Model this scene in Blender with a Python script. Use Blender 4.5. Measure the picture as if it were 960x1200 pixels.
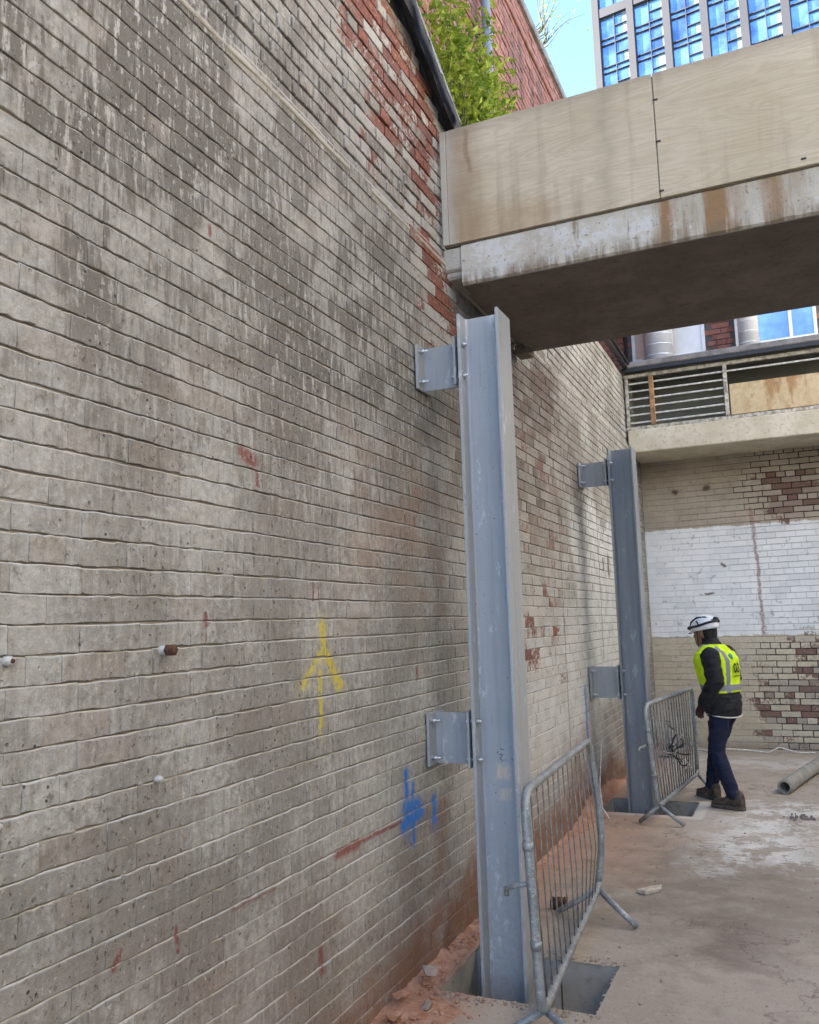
import bpy, bmesh, math, random
import numpy as np
from mathutils import Vector, Matrix, Euler
from mathutils import noise as mnoise

for _o in list(bpy.data.objects): bpy.data.objects.remove(_o)
scene = bpy.context.scene
COL = scene.collection
rng = random.Random(7)
R = math.radians

# ------------------------------------------------------------------ camera
cam_d = bpy.data.cameras.new('camera'); cam = bpy.data.objects.new('camera', cam_d); COL.objects.link(cam)
PITCH, YAW, ROLL, FPX = 0.132117, 0.419351, -0.029323, 994.35      # solved from the vanishing points (960x1200)
fw = Vector((-math.sin(YAW)*math.cos(PITCH), math.cos(YAW)*math.cos(PITCH), math.sin(PITCH)))
r0 = Vector((math.cos(YAW), math.sin(YAW), 0)); u0 = r0.cross(fw)
rt = math.cos(ROLL)*r0 + math.sin(ROLL)*u0; up = -math.sin(ROLL)*r0 + math.cos(ROLL)*u0
CAMPOS = Vector((1.705, 0.0, 1.62))
M = Matrix.Identity(4)
for i in range(3): M[i][0] = rt[i]; M[i][1] = up[i]; M[i][2] = -fw[i]; M[i][3] = CAMPOS[i]
cam.matrix_world = M
cam_d.sensor_fit = 'VERTICAL'; cam_d.sensor_height = 24.0; cam_d.sensor_width = 36.0
cam_d.lens = FPX/1200*24.0
cam_d.clip_start = 0.05; cam_d.clip_end = 3000
scene.camera = cam

# ------------------------------------------------------------------ sky, sun, exposure
SUN_EL, SUN_ROT = R(34), R(245)                                   # sun stands behind the building on the left
world = bpy.data.worlds.new('World'); scene.world = world; world.use_nodes = True
wt = world.node_tree; wt.nodes.clear()
sky = wt.nodes.new('ShaderNodeTexSky'); sky.sky_type = 'NISHITA'; sky.sun_disc = False
sky.sun_elevation = SUN_EL; sky.sun_rotation = SUN_ROT
sky.air_density = 0.7; sky.dust_density = 0.0; sky.ozone_density = 3.5
bg = wt.nodes.new('ShaderNodeBackground'); bg.inputs['Strength'].default_value = 0.13
wo = wt.nodes.new('ShaderNodeOutputWorld')
wt.links.new(sky.outputs[0], bg.inputs[0]); wt.links.new(bg.outputs[0], wo.inputs[0])
sl = bpy.data.lights.new('sun', 'SUN'); sl.energy = 4.5; sl.angle = R(0.53); sl.color = (1.0, 0.96, 0.90)
so = bpy.data.objects.new('sun', sl); COL.objects.link(so)
sd = Vector((math.sin(SUN_ROT)*math.cos(SUN_EL), math.cos(SUN_ROT)*math.cos(SUN_EL), math.sin(SUN_EL)))
so.rotation_euler = sd.to_track_quat('Z', 'Y').to_euler(); so.location = (0, 0, 30)
scene.view_settings.view_transform = 'Standard'; scene.view_settings.look = 'None'
scene.view_settings.exposure = 3.05; scene.view_settings.gamma = 1.0
scene.view_settings.use_curve_mapping = False
scene.view_settings.use_white_balance = True; scene.view_settings.white_balance_temperature = 6800; scene.view_settings.white_balance_tint = 10
scene.cycles.max_bounces = 5; scene.cycles.diffuse_bounces = 3; scene.cycles.glossy_bounces = 3; scene.cycles.caustics_reflective = False; scene.cycles.caustics_refractive = False

def proj(p):
    q = Vector(p) - CAMPOS; d = q.dot(fw)
    if d < 0.05: return None
    return 480 + FPX*q.dot(rt)/d, 600 - FPX*q.dot(up)/d, d

# ------------------------------------------------------------------ node helpers
class NT:
    def __init__(s, name):
        s.m = bpy.data.materials.new(name); s.m.use_nodes = True
        s.t = s.m.node_tree; s.t.nodes.clear()
        s.out = s.t.nodes.new('ShaderNodeOutputMaterial')
        s.b = s.t.nodes.new('ShaderNodeBsdfPrincipled')
        s.t.links.new(s.b.outputs[0], s.out.inputs[0])
        s.geo = None; s.tc = None
    def put(s, sock, v):
        if v is None: return
        if isinstance(v, bpy.types.NodeSocket): s.t.links.new(v, sock)
        else:
            if sock.type == 'RGBA' and len(v) == 3: v = (*v, 1)
            sock.default_value = v
    def pos(s):
        if s.geo is None: s.geo = s.t.nodes.new('ShaderNodeNewGeometry')
        return s.geo.outputs['Position']
    def obj(s):
        if s.tc is None: s.tc = s.t.nodes.new('ShaderNodeTexCoord')
        return s.tc.outputs['Object']
    def math(s, op, a, b=None, c=None, clamp=False):
        n = s.t.nodes.new('ShaderNodeMath'); n.operation = op; n.use_clamp = clamp
        s.put(n.inputs[0], a); s.put(n.inputs[1], b); s.put(n.inputs[2], c); return n.outputs[0]
    def sep(s, v):
        n = s.t.nodes.new('ShaderNodeSeparateXYZ'); s.put(n.inputs[0], v); return n.outputs
    def comb(s, x=0., y=0., z=0.):
        n = s.t.nodes.new('ShaderNodeCombineXYZ')
        s.put(n.inputs[0], x); s.put(n.inputs[1], y); s.put(n.inputs[2], z); return n.outputs[0]
    def scale(s, v, sc):
        n = s.t.nodes.new('ShaderNodeVectorMath'); n.operation = 'MULTIPLY'
        s.put(n.inputs[0], v); n.inputs[1].default_value = sc; return n.outputs[0]
    def noise(s, v, sc, det=4., rough=.55, dist=0., col=False):
        n = s.t.nodes.new('ShaderNodeTexNoise'); s.put(n.inputs['Vector'], v)
        n.inputs['Scale'].default_value = sc; n.inputs['Detail'].default_value = det
        n.inputs['Roughness'].default_value = rough; n.inputs['Distortion'].default_value = dist
        return n.outputs[1 if col else 0]
    def vor(s, v, sc, feat='F1'):
        n = s.t.nodes.new('ShaderNodeTexVoronoi'); n.feature = feat; s.put(n.inputs['Vector'], v)
        n.inputs['Scale'].default_value = sc; return n.outputs['Distance']
    def white(s, v):
        n = s.t.nodes.new('ShaderNodeTexWhiteNoise'); n.noise_dimensions = '3D'; s.put(n.inputs['Vector'], v); return n.outputs[0]
    def mr(s, v, a, b, c=0., d=1., smooth=True):
        n = s.t.nodes.new('ShaderNodeMapRange'); n.interpolation_type = 'SMOOTHSTEP' if smooth else 'LINEAR'
        s.put(n.inputs[0], v)
        for i, x in enumerate((a, b, c, d)): s.put(n.inputs[i+1], x)
        return n.outputs[0]
    def mix(s, f, a, b, mode='MIX'):
        n = s.t.nodes.new('ShaderNodeMix'); n.data_type = 'RGBA'; n.blend_type = mode
        s.put(n.inputs[0], f); s.put(n.inputs[6], a); s.put(n.inputs[7], b); return n.outputs[2]
    def group(s, g, *ins):
        n = s.t.nodes.new('ShaderNodeGroup'); n.node_tree = g
        for i, v in enumerate(ins): s.put(n.inputs[i], v)
        return n.outputs[0]
    def mx(s, *a):
        o = a[0]
        for b in a[1:]: o = s.math('MAXIMUM', o, b)
        return o
    def mul(s, *a):
        o = a[0]
        for b in a[1:]: o = s.math('MULTIPLY', o, b)
        return o
    def bump(s, h, strength=.5, dist=.01):
        n = s.t.nodes.new('ShaderNodeBump'); n.inputs['Strength'].default_value = strength
        n.inputs['Distance'].default_value = dist; s.put(n.inputs['Height'], h)
        s.t.links.new(n.outputs[0], s.b.inputs['Normal'])
    def fin(s, col, rough=.8, metal=0., spec=None):
        s.put(s.b.inputs['Base Color'], col); s.put(s.b.inputs['Roughness'], rough); s.put(s.b.inputs['Metallic'], metal)
        if spec is not None: s.put(s.b.inputs['Specular IOR Level'], spec)
        return s.m

def make_group(name, ins, fn):
    g = bpy.data.node_groups.new(name, 'ShaderNodeTree')
    for i in ins: g.interface.new_socket(i, in_out='INPUT', socket_type='NodeSocketFloat')
    g.interface.new_socket('mask', in_out='OUTPUT', socket_type='NodeSocketFloat')
    gi = g.nodes.new('NodeGroupInput'); go = g.nodes.new('NodeGroupOutput')
    def m(op, a, b=None, clamp=False):
        n = g.nodes.new('ShaderNodeMath'); n.operation = op; n.use_clamp = clamp
        for k, v in enumerate((a, b)):
            if v is None: continue
            if isinstance(v, bpy.types.NodeSocket): g.links.new(v, n.inputs[k])
            else: n.inputs[k].default_value = v
        return n.outputs[0]
    g.links.new(fn(m, list(gi.outputs)), go.inputs[0])
    return g
def _box(m, i):
    U, V, cx, cy, hx, hy, so_ = i[:7]
    a = m('SUBTRACT', m('ABSOLUTE', m('SUBTRACT', U, cx)), hx)
    b = m('SUBTRACT', m('ABSOLUTE', m('SUBTRACT', V, cy)), hy)
    d = m('MAXIMUM', a, b)
    return m('SUBTRACT', .5, m('DIVIDE', d, so_), clamp=True)
G_BOX = make_group('soft_box', ['U', 'V', 'cx', 'cy', 'hx', 'hy', 'soft'], _box)
def _seg(m, i):
    U, V, ax, ay, bx, by, r_ = i[:7]
    pax = m('SUBTRACT', U, ax); pay = m('SUBTRACT', V, ay); bax = m('SUBTRACT', bx, ax); bay = m('SUBTRACT', by, ay)
    h = m('DIVIDE', m('ADD', m('MULTIPLY', pax, bax), m('MULTIPLY', pay, bay)), m('ADD', m('MULTIPLY', bax, bax), m('MULTIPLY', bay, bay)), clamp=True)
    dx = m('SUBTRACT', pax, m('MULTIPLY', bax, h)); dy = m('SUBTRACT', pay, m('MULTIPLY', bay, h))
    d = m('SQRT', m('ADD', m('MULTIPLY', dx, dx), m('MULTIPLY', dy, dy)))
    return m('SUBTRACT', 1.5, m('DIVIDE', d, m('MULTIPLY', r_, .67)), clamp=True)
G_SEG = make_group('stroke', ['U', 'V', 'ax', 'ay', 'bx', 'by', 'r'], _seg)

# ------------------------------------------------------------------ materials
COURSE = 0.075; V0 = 0.0035                                        # bed joints at V0 + k*COURSE
def brick_lattice(n, u, v):
    c = n.math('FLOOR', n.math('DIVIDE', n.math('SUBTRACT', v, V0), COURSE))
    hd = n.math('COMPARE', n.math('MODULO', c, 4.0), 0.0, 0.1)
    w = n.mr(hd, 0., 1., .225, .1125, False)
    off = n.math('MULTIPLY', n.math('MODULO', c, 2.0), .1125)
    off = n.math('ADD', off, n.math('MULTIPLY', hd, .05625))
    k = n.math('FLOOR', n.math('DIVIDE', n.math('ADD', u, off), w))
    return n.white(n.comb(k, c, 3.3)), n.white(n.comb(k, c, 9.1))

def mat_left_wall():
    n = NT('painted_brick'); P = n.pos(); x, u, v = n.sep(P)
    def att(name):
        k = n.t.nodes.new('ShaderNodeAttribute'); k.attribute_name = name
        q = n.t.nodes.new('ShaderNodeSeparateColor'); n.t.links.new(k.outputs['Color'], q.inputs[0]); return q.outputs[0], q.outputs[1], q.outputs[2], k.outputs['Alpha']
    soot, peel, white_, grime = att('zone_a'); r1, r2, dust, lime = att('zone_b')
    mid = n.noise(P, 5.5, 3, .6); fine = n.noise(P, 34., 4, .7)
    streak = n.noise(n.comb(n.math('MULTIPLY', u, 42.), n.math('MULTIPLY', v, 6.), 2.), 1., 3, .65)
    wob = n.math('MULTIPLY', n.math('SUBTRACT', fine, .5), .035); wob2 = n.math('MULTIPLY', n.math('SUBTRACT', mid, .5), .03)
    us = n.math('ADD', u, wob); vs = n.math('ADD', v, wob2)
    c = n.mix(n.mr(mid, .3, .7), (.270, .258, .226), (.440, .424, .380))
    c = n.mix(n.mr(fine, .46, .62, 0., .62), c, (.55, .53, .48))
    big2 = n.noise(P, 1.7, 2, .6)
    c = n.mix(n.mr(big2, .42, .68, 0., .55), c, (.255, .232, .195))
    c = n.mix(n.mr(fine, .32, .43, .72, 0.), c, (.165, .147, .122))
    c = n.mix(n.mul(r1, .20), c, (.225, .200, .168)); c = n.mix(n.mul(n.mr(r2, .8, 1.), .35), c, (.30, .225, .175))
    gm = n.mr(n.math('ADD', n.math('MULTIPLY', big2, .34), n.math('ADD', n.math('MULTIPLY', mid, .30), n.math('ADD', n.math('MULTIPLY', streak, .30), n.math('MULTIPLY', r1, .06)))), .455, .545)
    c = n.mix(n.mul(grime, n.mr(gm, 0., 1., .30, .88)), c, (.150, .140, .122))
    c = n.mix(n.mul(gm, .30), c, (.165, .148, .122))
    pale = n.mr(n.math('ADD', n.math('MULTIPLY', big2, .5), n.math('MULTIPLY', mid, .5)), .36, .47, 1., 0.)
    c = n.mix(n.mul(pale, .45), c, (.56, .54, .49))
    dk_s = n.mul(n.mr(streak, .53, .70), n.mr(lime, .1, .7, .12, .55))
    c = n.mix(dk_s, c, (.175, .148, .120))
    lm = n.mul(n.mr(n.math('ADD', n.math('MULTIPLY', streak, .55), n.math('MULTIPLY', fine, .45)), .40, .47, 1., 0.), lime, n.mr(big2, .36, .54))
    c = n.mix(n.mul(lm, .62), c, (.60, .58, .535))
    c = n.mix(n.mul(white_, n.mr(mid, .3, .6, .55, .97)), c, (.60, .59, .56))
    c = n.mix(n.mul(soot, n.mr(n.math('ADD', n.math('MULTIPLY', mid, .6), n.math('MULTIPLY', r1, .4)), .33, .58, .40, .95)), c, (.120, .085, .070))
    rs_ = n.mul(n.group(G_BOX, us, vs, 3.75, 2.10, .30, .10, .9), n.mr(mid, .38, .6))
    c = n.mix(n.mul(rs_, .85), c, (.25, .125, .07))
    pe = n.math('ADD', n.math('ADD', n.math('MULTIPLY', r2, .24), n.math('MULTIPLY', fine, .50)), n.math('ADD', n.math('MULTIPLY', mid, .22), n.math('MULTIPLY', peel, .50)))
    pm = n.mr(pe, .89, .96)
    red = n.mix(n.mr(fine, .35, .65), (.155, .055, .038), (.30, .12, .08)); red = n.mix(n.mul(r1, .6), red, (.125, .065, .06))
    c = n.mix(pm, c, red)
    c = n.mix(n.mul(n.mr(peel, .3, .8), n.mr(r1, .4, .65), n.math('SUBTRACT', 1., pm), .7), c, (.46, .435, .39))
    sp = n.mr(n.vor(P, 21.), .05, .12, 1., 0.)
    chip = n.noise(n.comb(x, u, n.math('MULTIPLY', v, .75)), 58., 2, .6)
    cm = n.mul(n.mr(chip, .635, .675), n.mr(big2, .40, .60, .15, 1.))
    c = n.mix(n.mul(cm, .8), c, (.115, .082, .066))
    c = n.mix(n.mul(n.mr(chip, .30, .35, 1., 0.), n.mr(mid, .4, .6), .6), c, (.60, .57, .51))
    c = n.mix(n.mul(sp, n.mr(mid, .47, .60), .9), c, (.06, .04, .034))
    c = n.mix(n.mul(dust, n.mr(mid, .25, .6, .5, .9)), c, (.225, .105, .058))
    la = n.t.nodes.new('ShaderNodeAttribute'); la.attribute_name = 'arris_light'; arris_light = la.outputs['Fac']
    c = n.mix(n.mul(n.mr(arris_light, .25, .75), n.mr(mid, .32, .52, .45, .95), n.math('SUBTRACT', 1., n.mx(dust, soot, pm))), c, (.64, .61, .55))  # pale colour on the top bevels stands in for sky light on the arris
    S = lambda *a: n.group(G_SEG, us, vs, *a)
    brk = n.mr(fine, .36, .50)
    yel = n.mx(S(2.945, 1.63, 2.955, 1.52, .028), S(2.96, 1.53, 3.08, 1.38, .032), S(2.94, 1.53, 2.79, 1.40, .016), S(2.925, 1.45, 2.92, 1.24, .016))
    ovs = n.mx(S(2.95, 1.63, 2.955, 1.5, .075), S(2.96, 1.53, 3.08, 1.38, .07), S(2.94, 1.53, 2.79, 1.40, .06), S(2.925, 1.45, 2.92, 1.2, .04))
    c = n.mix(n.mul(ovs, n.mr(fine, .42, .6), .38), c, (.58, .47, .06))
    c = n.mix(n.mul(yel, n.mr(brk, 0., 1., .12, 1.), .80), c, (.62, .49, .03))
    blu = n.mx(S(3.70, .94, 3.70, .70, .030), S(3.77, .87, 3.765, .60, .022), S(3.66, .71, 3.86, .735, .050), S(3.68, .78, 3.83, .775, .046), S(4.02, .76, 4.02, .66, .036), n.mul(S(7.45, 1.02, 7.46, .60, .05), .8))
    ovb = n.mx(S(3.70, .92, 3.72, .66, .075), S(3.66, .73, 3.86, .74, .09), S(4.02, .75, 4.02, .62, .07))
    c = n.mix(n.mul(ovb, n.mr(fine, .42, .6), .45), c, (.06, .20, .48))
    c = n.mix(n.mul(blu, n.mr(brk, 0., 1., .45, 1.), .93), c, (.028, .17, .52))
    rd = n.mx(S(3.02, .735, 3.22, .737, .026), S(3.22, .737, 3.63, .735, .013), n.mul(S(2.35, .735, 2.6, .735, .007), .7), S(2.21, 1.668, 2.21, 1.635, .016), S(2.21, 1.61, 2.21, 1.58, .006), S(2.08, .77, 2.09, .70, .010), S(1.85, .78, 1.83, .75, .016), S(2.88, 1.79, 2.88, 1.72, .011), S(2.92, 1.78, 2.92, 1.72, .006), S(2.90, .43, 2.90, .36, .024), S(2.41, 2.235, 2.48, 2.215, .035), S(2.50, 2.17, 2.50, 2.13, .015), S(3.86, 1.40, 3.86, 1.36, .022), S(2.23, 2.98, 2.23, 2.95, .012))
    c = n.mix(n.mul(rd, n.mr(brk, 0., 1., .15, 1.), .75), c, (.21, .03, .022))
    dk = n.mx(S(6.84, 2.6, 6.84, .5, .012), S(8.37, 2.75, 8.33, 1.25, .014), S(8.55, 2.2, 8.55, 2.12, .05), S(8.82, 2.24, 8.82, 2.09, .07))
    c = n.mix(n.mul(dk, .8), c, (.10, .075, .06))
    h = n.math('ADD', n.math('MULTIPLY', mid, .55), n.math('MULTIPLY', fine, .45)); h = n.math('ADD', h, n.math('ADD', n.math('MULTIPLY', sp, -.25), n.math('MULTIPLY', cm, -.15)))
    n.bump(h, 1.0, .014)
    return n.fin(c, .82, spec=.25)
def sbox(u, v, cu, cv, hu, hv, so_): return min(1., max(0., .5-max(abs(u-cu)-hu, abs(v-cv)-hv)/so_))
def left_zones(u, v, r1, r2):
    nz = mnoise.noise
    a = nz((u*1.9, v*1.9, 1.))*.30+nz((u*5., v*5., 2.))*.16; b = nz((u*1.9, v*1.9, 7.))*.30+nz((u*5., v*5., 8.))*.16
    uw, vw = u+a, v+b; big = .5+.5*nz((u*.8, v*.8, 3.)); B = lambda *q: sbox(uw, vw, *q)
    soot = max(1.2*B(5.9, 3.0, 1.1, .70, .8), .6*B(7.2, 2.9, .5, .5, .7), .40*B(4.65, 2.45, .35, .8, .5), .35*B(4.4, 3.55, .4, .2, .4), .45*B(3.95, 4.4, .9, .7, .6))
    peel = max(B(3.9, 4.45, .78, .66, .7), .98*B(4.35, 3.55, .5, .5, .6), .64*B(6.0, 2.1, 1.3, 1.3, .8), .80*B(6.1, 1.55, .5, .36, .3), .55*B(5.5, 2.9, .6, .5, .5), .45*B(9.6, 3.8, 1.6, .9, .6), .55*B(3.75, 2.12, .4, .15, .4))
    white_ = max(B(8.95, 1.78, 1.65, .86, .22), .85*B(6.4, 1.0, 1.7, .6, .5), .5*B(5.4, 1.3, .8, .6, .6))
    grime = max(0., min(1., .95*sbox(uw, vw, 1.6, 3.4, 2.6, 1.0, .9)+.75*(big-.5)*2+.5*B(.9, 2.9, .9, .6, .6)))
    dl = .02+.20*min(1, max(0, (u-2.8)/1.4))+.25*a
    dust = max(min(1, max(0, 1-(v+.4*b-dl+.02)/.22)), B(7.1, .25, .35, .3, .4), .75*B(4.05, .42, .14, .28, .3), .38*min(1, max(0, 1-v/.9)))
    lime = min(1, max(.10, .9*B(1.6, 3.1, 3.0, 1.15, .9), .85*B(3.7, 2.9, 1.2, 1.0, .8), .35*B(2., 1.8, 2., .5, .6)))*(.4+.9*big)
    return (soot, peel, white_, grime), (r1, r2, dust, min(1, lime))

def mat_left_mortar():
    n = NT('painted_mortar'); P = n.pos(); x, u, v = n.sep(P)
    a = n.noise(P, 3., 5, .6); f = n.noise(P, 45., 5, .7)
    c = n.mix(n.mr(a, .35, .65), (.25, .215, .175), (.38, .34, .285))
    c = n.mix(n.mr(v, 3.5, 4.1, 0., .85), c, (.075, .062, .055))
    c = n.mix(n.mr(v, .0, .35, .6, 0.), c, (.22, .105, .06))
    n.bump(f, .7, .008); return n.fin(c, .9, spec=.15)

def mat_back_wall():
    n = NT('whitewashed_brick'); P = n.pos(); u, y, v = n.sep(P)
    mid = n.noise(P, 4.5, 5, .62); fine = n.noise(P, 30., 6, .7); big = n.noise(P, 1.2, 4, .6)
    w1 = n.math('MULTIPLY', n.math('SUBTRACT', n.noise(P, 8., 4, .7), .5), .10)
    r1, r2 = brick_lattice(n, u, v)
    vv = n.math('ADD', v, n.math('MULTIPLY', w1, .8)); uu = n.math('ADD', u, w1)
    c_low = n.mix(n.mr(mid, .3, .7), (.54, .46, .325), (.62, .54, .405))
    c_low = n.mix(n.mr(r1, .5, .9, 0., .25), c_low, (.36, .30, .22)); c_low = n.mix(n.mr(fine, .5, .68, 0., .5), c_low, (.34, .285, .21))
    c_hi = n.mix(n.mr(mid, .3, .7), (.40, .335, .25), (.48, .41, .32))
    c_wh = n.mix(n.mr(mid, .3, .75), (.86, .855, .82), (.78, .775, .74))
    c_wh = n.mix(n.mul(n.mr(r1, .6, 1.), .3), c_wh, (.55, .56, .56))
    c = n.mix(n.mr(vv, 1.365, 1.375), c_low, c_wh)
    c = n.mix(n.mr(vv, 2.735, 2.75), c, c_hi)
    uw = n.math('ADD', u, n.math('MULTIPLY', n.math('SUBTRACT', big, .5), .9)); vw = n.math('ADD', v, n.math('MULTIPLY', n.math('SUBTRACT', mid, .5), .5))
    B = lambda *a, s=.4: n.group(G_BOX, uw, vw, *a, s)
    zone = n.mx(n.mul(B(2.3, 1.05, .80, .36, s=.5), 1.0), n.mul(B(2.0, .5, 1.0, .6, s=.6), .72), n.mul(B(2.2, 3.1, .75, .38, s=.35), .95), n.mul(B(1.4, 3.0, .35, .25, s=.4), .4), n.mul(B(2.0, 2.2, .5, .5, s=.5), .22))
    pe = n.math('ADD', n.math('ADD', n.math('MULTIPLY', r2, .30), n.math('MULTIPLY', fine, .42)), n.math('ADD', n.math('MULTIPLY', mid, .20), n.math('MULTIPLY', zone, .5)))
    pm = n.mr(pe, .80, .88)
    red = n.mix(n.mr(fine, .35, .65), (.13, .066, .05), (.25, .135, .10))
    red = n.mix(n.mul(r1, .6), red, (.10, .07, .06)); red = n.mix(n.mr(r1, .45, .7, 0., .7), red, (.50, .43, .34))
    c = n.mix(n.mul(pm, n.mr(fine, .3, .6, .75, 1.)), c, red)
    S = lambda *a: n.group(G_SEG, uu, vv, *a)
    drip = n.mx(S(1.31, 2.95, 1.33, 2.3, .03), S(1.335, 2.35, 1.345, 1.38, .028))
    c = n.mix(n.mul(drip, n.mr(fine, .3, .6, .3, .9)), c, (.33, .20, .16))
    st = n.mx(S(.404, 3.23, .41, 3.22, .05), S(.80, 3.25, .81, 3.25, .05), S(.92, 2.27, .96, 2.24, .022), S(.7, 1.9, .78, 1.9, .02), S(1.95, .95, 1.99, .95, .035))
    c = n.mix(n.mul(st, .85), c, (.09, .05, .04))
    c = n.mix(n.mul(n.mr(n.noise(P, 14., 3), .62, .72), .5), c, (.27, .22, .18))
    c = n.mix(n.mr(v, .0, .16, .55, 0.), c, (.24, .18, .14))
    n.bump(n.math('ADD', n.math('MULTIPLY', mid, .5), n.math('MULTIPLY', fine, .5)), .7, .008)
    return n.fin(c, .8, spec=.25)

def mat_back_mortar():
    n = NT('whitewashed_mortar'); P = n.pos(); u, y, v = n.sep(P)
    c = n.mix(n.mr(v, 1.36, 1.38), (.40, .35, .265), (.56, .57, .565)); c = n.mix(n.mr(v, 2.735, 2.75), c, (.22, .185, .145))
    big = n.noise(P, 2.2, 4, .6)
    ob = n.mx(n.mr(v, 1.33, 1.36, 1., 0.), n.mr(v, 2.76, 2.80))
    c = n.mix(n.mul(n.mr(n.math('ADD', u, n.math('MULTIPLY', n.math('SUBTRACT', big, .5), 1.2)), .95, 1.35), n.mr(ob, 0., 1., .45, .95)), c, (.05, .036, .03))
    n.bump(n.noise(P, 45., 4), .6, .006); return n.fin(c, .9, spec=.15)

def mat_redbrick(name, dark, light, grime=.5):
    n = NT(name); P = n.pos(); x, y, v = n.sep(P)
    u = n.math('ADD', y, x)
    mid = n.noise(P, 2.2, 5, .6); fine = n.noise(P, 26., 5, .7)
    r1, r2 = brick_lattice(n, u, v)
    c = n.mix(r1, dark, light); c = n.mix(n.mr(fine, .3, .7, 0., .5), c, (.33, .16, .115))
    st = n.noise(n.comb(n.math('MULTIPLY', u, 5.), n.math('MULTIPLY', v, .5), 0.), 1., 4, .6)
    c = n.mix(n.mul(n.mr(st, .45, .7), grime), c, (.10, .075, .07))
    c = n.mix(n.mul(n.mr(mid, .55, .75), .5), c, (.40, .30, .26))
    n.bump(fine, .7, .008); return n.fin(c, .88, spec=.2)

def mat_concrete(name, a, b, stain=(.12, .09, .065), sa=.5, sc=1., bump=.5):
    n = NT(name); P = n.pos()
    n1 = n.noise(P, 1.3*sc, 6, .62); n2 = n.noise(P, 9.*sc, 6, .65); n3 = n.noise(P, 70., 4, .7)
    c = n.mix(n.mr(n1, .32, .68), a, b); c = n.mix(n.mul(n.mr(n2, .5, .75), sa), c, stain)
    c = n.mix(n.mr(n3, .55, .75, 0., .3), c, tuple(k*1.25 for k in b))
    n.bump(n.math('ADD', n.math('MULTIPLY', n2, .6), n.math('MULTIPLY', n3, .4)), bump, .008)
    return n.fin(c, .86, spec=.25)

def mat_floor():
    n = NT('courtyard_concrete'); P = n.pos(); x, y, z = n.sep(P)
    n1 = n.noise(P, .8, 6, .62); n2 = n.noise(P, 4., 6, .65); n3 = n.noise(P, 26., 5, .7); n4 = n.noise(P, 120., 3, .6)
    wx = n.math('ADD', x, n.math('MULTIPLY', n.math('SUBTRACT', n2, .5), .9)); wy = n.math('ADD', y, n.math('MULTIPLY', n.math('SUBTRACT', n.noise(P, 2.4, 5, .65), .5), 1.6))
    B = lambda *a, s=.4: n.group(G_BOX, wx, wy, *a, s)
    c = n.mix(n.mr(n1, .3, .7), (.375, .305, .230), (.480, .40, .31))
    c = n.mix(n.mr(n2, .48, .72, 0., .65), c, (.255, .205, .158))
    c = n.mix(n.mr(n3, .50, .62, 0., .45), c, (.50, .425, .34))
    # darker stretch in the middle and an oily patch
    c = n.mix(n.mul(B(1.1, 5.7, .75, .85, s=.8), n.mr(n2, .3, .6, .4, .85)), c, (.225, .180, .132))
    c = n.mix(n.mul(B(1.27, 4.75, .13, .32, s=.3), .65), c, (.13, .092, .066))
    c = n.mix(n.mul(B(1.0, 3.0, .7, 1.2, s=1.2), .35), c, (.36, .285, .205))
    # white plaster dust trodden about at the far right
    wd = n.mx(B(1.45, 7.0, .35, .95, s=.5), n.mul(B(1.75, 7.9, .5, .35, s=.4), .9), n.mul(B(1.2, 10.3, .9, .35, s=.4), .55), n.mul(B(1.5, 6.25, .3, .2, s=.3), .7))
    c = n.mix(n.mul(wd, n.mr(n.math('ADD', n.math('MULTIPLY', n2, .7), n.math('MULTIPLY', n3, .3)), .44, .54), .92), c, (.74, .70, .63))
    gr = n.noise(P, 62., 4, .75)
    c = n.mix(n.mr(gr, .58, .66, 0., .7), c, (.14, .108, .08)); c = n.mix(n.mr(gr, .32, .40, .5, 0.), c, (.56, .48, .38))
    rim = n.mx(n.group(G_BOX, x, y, .47, 7.44, .42, .05, .03), n.group(G_BOX, x, y, .86, 7.76, .045, .34, .03))
    c = n.mix(n.mul(rim, n.mr(n3, .3, .5, .5, .95)), c, (.62, .57, .50))
    # orange dust along the wall
    du = n.math('ADD', x, n.math('MULTIPLY', n.math('SUBTRACT', n2, .5), .35))
    od = n.mx(n.mul(n.mr(du, .10, .45, 1., 0.), n.mr(n1, .3, .6, .5, .9)), n.mul(B(.25, 6.6, .35, .9, s=.6), .6))
    c = n.mix(n.mul(od, .8), c, (.44, .215, .125))
    sp = n.mr(n.vor(P, 9.), .03, .07, 1., 0.)
    c = n.mix(n.mul(sp, n.mr(n1, .45, .6), .7), c, (.10, .075, .06))
    cr = n.mr(n.vor(n.comb(wx, wy, 0.), .55, 'DISTANCE_TO_EDGE'), .0, .008, 1., 0.)
    c = n.mix(n.mul(cr, .6), c, (.10, .08, .065))
    n.bump(n.math('ADD', n.math('ADD', n.math('MULTIPLY', n2, .5), n.math('MULTIPLY', n3, .35)), n.math('MULTIPLY', n4, .15)), .5, .012)
    return n.fin(c, n.mr(n2, .3, .7, .62, .85), spec=.35)

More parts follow.
